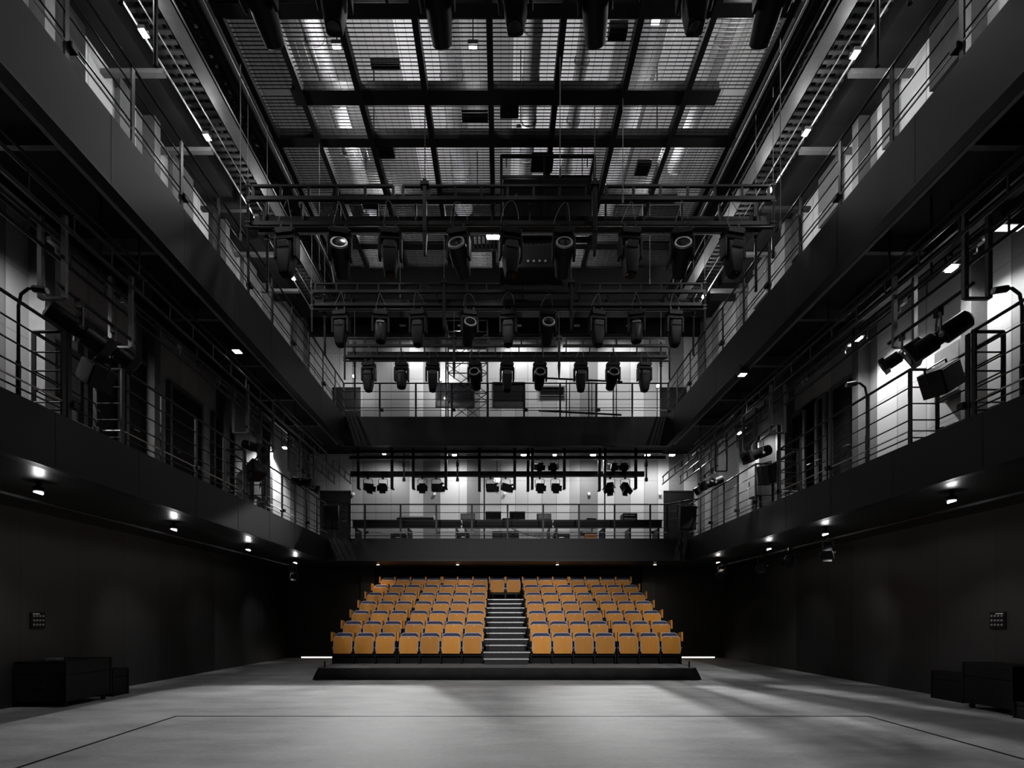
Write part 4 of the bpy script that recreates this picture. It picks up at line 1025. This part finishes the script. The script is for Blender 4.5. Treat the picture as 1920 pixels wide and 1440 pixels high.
# gooseneck lamps on the lower railing
for n, (x, y, s) in enumerate(((-5.75, 6.35, -1), (6.2, 6.35, 1), (6.1, 8.9, 1))):
    r = thing('gooseneck_lamp', 'bent unlit reading lamp on the %s' % (('left lower gallery railing', 'right lower gallery railing, nearest the camera', 'right lower gallery railing, behind the near speaker')[n]), 'lamp', (x, y, LZT), 'bent lamps on the gallery railings')
    MB().tube([(0, 0, 0.5), (0, 0, 1.15), (-s*0.03, 0, 1.3), (-s*0.12, 0, 1.37), (-s*0.2, 0, 1.36)], 0.018, 8).build('arm', M['steel'], r, smooth=True)
    MB().tube([(-s*0.18, 0, 1.365), (-s*0.34, 0, 1.34)], 0.04, 10).build('lamp_head', M['steel'], r, smooth=True)
    MB().tube([(-s*0.34, 0, 1.34), (-s*0.345, 0, 1.34)], 0.036, 10).build('lens', M['ring'], r)
    MB().tube([(0, 0, 0), (0, 0, 0.5)], 0.025, 8).build('post', M['steel'], r, smooth=True)

# ------------------------------------------------------------------ ground floor furniture at the walls
def connector(label, X, y, s):
    r = thing('connector_panel', label, 'connector panel', (X, y, 1.43), 'wall connector panels')
    MB().box(*sorted((0, -s*0.03)), -0.14, 0.14, -0.14, 0.14).build('box', M['fixture'], r, bevel=0.004)
    for k in range(3):
        for j in range(4):
            MB().lathe([(0.018, 0), (0.018, 0.012)], Matrix.Translation((-s*0.03, -0.09+0.06*j, 0.075-0.075*k)) @ Matrix.Rotation(-s*PI/2, 4, 'Y'), 10).build('socket', M['ring'], r)
    MB().box(*sorted((-s*0.03, -s*0.034)), -0.11, 0.02, 0.105, 0.12).build('label_strip', M['white'], r)
connector('square connector panel with sockets on the left black wall', GL, 9.25, -1)
connector('square connector panel with sockets on the right black wall', GR, 8.9, 1)
def case(label, x0, x1, y0_, y1_, h, wheels=True, lid=0.7):
    r = thing('flight_case', label, 'flight case', ((x0+x1)/2, (y0_+y1_)/2, 0), 'black cases standing by the walls')
    a, b = (x1-x0)/2, (y1_-y0_)/2; z0 = 0.09 if wheels else 0.0
    MB().box(-a, a, -b, b, z0, h*lid).build('body', M['speaker'], r, bevel=0.01)
    MB().box(-a, a, -b, b, h*lid+0.006, h).build('lid', M['speaker'], r, bevel=0.01)
    m = MB()
    for sx in (-1, 1):
        for sy in (-1, 1): m.box(sx*a-0.012, sx*a+0.012, sy*b-0.012, sy*b+0.012, z0, h+0.004)
    m.box(-a-0.01, a+0.01, -b-0.01, -b+0.01, h-0.012, h+0.006).box(-a-0.01, a+0.01, b-0.01, b+0.01, h-0.012, h+0.006)
    m.build('edge_trim', M['steel'], r)
    MB().box(-0.09, 0.09, -b-0.02, -b, h*0.42, h*0.42+0.05).build('handle', M['rail'], r, bevel=0.006)
    if wheels:
        for sx in (-1, 1):
            for sy in (-1, 1):
                MB().tube([(sx*(a-0.08)-0.02, sy*(b-0.08), 0.04), (sx*(a-0.08)+0.02, sy*(b-0.08), 0.04)], 0.04, 10).box(sx*(a-0.08)-0.03, sx*(a-0.08)+0.03, sy*(b-0.08)-0.03, sy*(b-0.08)+0.03, 0.07, 0.09).build('caster', M['fixture'], r)
    return r
case('large black flight case by the left wall', -7.98, -7.14, 8.75, 9.75, 0.75)
tag(MB().box(-7.62, -7.42, 8.9, 9.05, 0.757, 0.80).build('paper_pad', M['bgalv'], bevel=0.006), 'small grey pad lying on the large case by the left wall', 'pad')
case('small black box behind the large case by the left wall', -7.72, -7.28, 10.0, 10.4, 0.50, False)
case('low black box by the right wall, farther from the camera', 7.95, 8.25, 9.2, 9.85, 0.50, False)
case('large black flight case by the right wall', 7.62, 8.25, 7.95, 8.8, 0.74)
case('small black box in front of the large case by the right wall', 7.55, 8.0, 7.4, 7.85, 0.24, False)

# ------------------------------------------------------------------ the seating bank
CX = 0.145
def nose(k): return 13.9+0.85*(k-2)
def fl(k): return 0.29+0.307*(k-1)
bank = thing('seating_platform', 'black telescopic seating platform carrying seven rows of seats', 'platform', (CX, 13.7, 0))
for k in range(2, 8):
    y0_ = nose(k)+0.12; y1_ = (nose(k+1)+0.13) if k < 7 else 19.7
    b = MB().box(-4.58, 4.58, y0_-13.7, y1_-13.7, 0.0 if k == 2 else fl(k)-0.5, fl(k))
    b.box(-4.58, -4.55, y0_-13.7, 19.7-13.7, 0.0, fl(k)).box(4.55, 4.58, y0_-13.7, 19.7-13.7, 0.0, fl(k))
    b.build('tier', M['black'], bank)
m = MB()
for x in (-4.1, -3.0, -2.3, -1.1, 1.0, 2.2, 2.9, 4.1): m.box(x-0.02, x+0.02, 0.30, 0.322, 0.33, 0.42)
m.build('riser_fittings', M['steel'], bank)
# aisle steps: each a tread with pale nosing
for k in range(2, 8):
    for half in (0, 1):
        z = fl(k)-(0.1535 if half else 0); y = nose(k)-(0.30 if half else 0)
        if k == 7 and not half: hw_ = 0.62
        hw_ = 0.54 if half else 0.605
        if k == 2 and half: hw_ = 0.555
        st = MB().box(-hw_, hw_, y-13.7+0.03, nose(k)+0.14-13.7, z-0.1535, z).build('step', M['carpet'], bank)
        st.location = (-0.02, 0, 0)
        nn = MB().prism([(0, 0)]*0 or [(-hw_-0.02, z-0.028), (hw_+0.02, z-0.028), (hw_+0.02, z+0.004), (-hw_-0.02, z+0.004)], y-13.7, y-13.7+0.06)
        nn.box(-hw_, hw_, y-13.7+0.06, y-13.7+0.11, z, z+0.004)
        nn.build('nosing', M['nosing'], st)
# front deck with cloth skirt
dk = thing('front_deck', 'low front deck with black cloth skirt before the first seat row', 'platform', (0.135, 12.7, 0))
MB().box(-4.48, 4.48, 0, 1.3, 0.26, 0.29).build('deck_top', M['stagedeck'], dk)
MB().box(-4.4, 4.4, 0.06, 1.25, 0, 0.26).build('base', M['black'], dk)
m = MB(); N_ = 120; vv = []; ff = []
for i in range(N_+1):
    t_ = i/N_; x = -4.5+9.0*t_
    flare = 0.10*max(0, abs(x)-4.1)/0.4
    w1 = 0.012*math.sin(x*7.3)+0.008*math.sin(x*17+1)
    xs = x*(1+0.012*max(0, abs(x)-4.1)/0.4)
    vv += [(x, -0.012, 0.292), (x, -0.022, 0.27), (xs, -0.03+w1*0.5, 0.14), (xs*1.003, -0.04-flare*0.5+w1, 0.006+0.02*max(0, math.sin(x*1.7+2))*(abs(x) > 3.8))]
for i in range(N_):
    for j in range(3): a = i*4+j; ff.append((a, a+1, a+5, a+4))
m.add(vv, ff)
for s in (-1, 1):
    vv = []; ff = []
    for i in range(21):
        t_ = i/20; y = -0.01+1.28*t_
        w1 = 0.012*math.sin(y*11)
        fx = 0.09*(1-t_)+0.02
        vv += [(s*4.5, y, 0.292), (s*4.51, y, 0.26), (s*(4.52+fx*0.5+w1), y, 0.14), (s*(4.515+fx+w1), y-(0.03 if i == 0 else 0), 0.006)]
    for i in range(20):
        for j in range(3): a = i*4+j; ff.append((a, a+4, a+5, a+1) if s < 0 else (a, a+1, a+5, a+4))
    m.add(vv, ff)
sk = m.build('cloth_skirt', M['drape'], dk, smooth=True)
sm = sk.modifiers.new('solid', 'SOLIDIFY'); sm.thickness = 0.004
for s in (-1, 1):
    MB().tube([(s*4.38+(0.0), 0.12, 0.29), (s*4.38, 0.12, 0.44)], 0.02, 8).build('corner_pin', M['black'], dk)

# seats
def theatre_seat(two):
    r = thing('theatre_seat', '-', 'theatre seat', (0, 0, 0), 'tip-up theatre seats')
    # tipped-up seat pan: plywood underside towards the front, cushion behind, pale piping round the edge
    lean = Matrix.Translation((0, 0.0, 0.27)) @ Matrix.Rotation(-0.10, 4, 'X')
    MB().prism(rrect(-0.232, 0.232, 0.0, 0.435, 0.075, 0.02), 0.0, 0.014, lean).build('seat_pan', M['wood'], r, smooth=True)
    cu = MB().prism(rrect(-0.234, 0.234, 0.01, 0.440, 0.08, 0.03), 0.022, 0.085, lean).build('seat_cushion', M['navy'], r, smooth=True)
    m = MB(); o_ = rrect(-0.238, 0.238, 0.01, 0.444, 0.082, 0.03)
    seq = o_[7:21]
    m.tube([lean @ Vector((x, 0.016, z)) for x, z in [(0.238, 0.06)]+seq+[(-0.238, 0.06)]], 0.011, 6)
    m.build('piping', M['piping'], cu)
    MB().lathe([(0.011, 0), (0.009, 0.004)], lean @ Matrix.Translation((0, 0, 0.405)) @ Matrix.Rotation(PI/2, 4, 'X'), 10).build('number_disc', M['white'], r)
    lb = Matrix.Translation((0, 0.14, 0.30)) @ Matrix.Rotation(-0.20, 4, 'X')
    MB().prism(rrect(-0.228, 0.228, 0.0, 0.505, 0.09, 0.03), 0.035, 0.05, lb).build('back_shell', M['wood'], r, smooth=True)
    bc = MB().prism(rrect(-0.225, 0.225, 0.03, 0.500, 0.09, 0.04), -0.02, 0.035, lb).build('back_cushion', M['navy'], r, smooth=True)
    o_ = rrect(-0.229, 0.229, 0.03, 0.504, 0.09, 0.04)
    MB().tube([lb @ Vector((x, 0.0, z)) for x, z in [(0.229, 0.2)]+o_[7:21]+[(-0.229, 0.2)]], 0.012, 6).build('piping', M['piping'], bc)
    for s in ((-1, 1) if two else (-1,)):
        x = s*0.272
        MB().prism([(-0.02, 0.59), (0.27, 0.59), (0.25, 0.80), (0.0, 0.828)], x-0.024, x+0.024, Matrix(((0, 1, 0, 0), (1, 0, 0, 0), (0, 0, 1, 0), (0, 0, 0, 1)))).build('armrest', M['wood'], r, bevel=0.006)
        MB().box(x-0.014, x+0.014, 0.07, 0.17, 0.0, 0.60).box(x-0.02, x+0.02, 0.02, 0.22, 0.0, 0.012).box(x-0.016, x+0.016, 0.03, 0.20, 0.50, 0.60).build('support', M['fixture'], r)
        MB().tube([(x, 0.068, 0.415), (x, 0.05, 0.415)], 0.016, 10).build('pivot_cap', M['ring'], r)
    MB().box(-0.26, 0.26, 0.10, 0.15, 0.20, 0.26).build('beam', M['fixture'], r)
    remember(r)
    return r
s1 = theatre_seat(False); s2 = theatre_seat(True)
used = {False: False, True: False}
rowname = {1: 'front row', 2: 'second row', 3: 'third row', 4: 'fourth row', 5: 'fifth row', 6: 'sixth row', 7: 'top row'}
A_ = [0.9, 1.45, 2.0, 2.55, 3.16, 3.71, 4.26]
for n in range(1, 8):
    if n < 7:
        xs = [-a for a in A_[::-1]]+A_
        last = {2, 6, 10, 13}
    else:
        B_ = [0.88, 1.42, 1.95, 2.55, 3.09, 3.64, 4.18]
        xs = [-a for a in B_[::-1]]+[-0.29, 0.29]+B_
        last = {3, 7, 11, 15}
    for i, x in enumerate(xs):
        two = i in last
        src = s2 if two else s1
        if not used[two]: o = src; used[two] = True
        else: o = copy_tree(src)
        o.location = (CX+x, 13.80+0.85*(n-1)+(0.0), fl(n))
        half = len(xs)//2
        if i < half: w_ = '%s from the left end' % ORD[i] if i else 'at the left end'
        else:
            j = len(xs)-1-i
            w_ = '%s from the right end' % ORD[j] if j else 'at the right end'
        o['label'] = 'orange plywood tip-up theatre seat in the %s, %s' % (rowname[n], w_)
        o['group'] = 'tip-up theatre seats in the %s' % rowname[n]
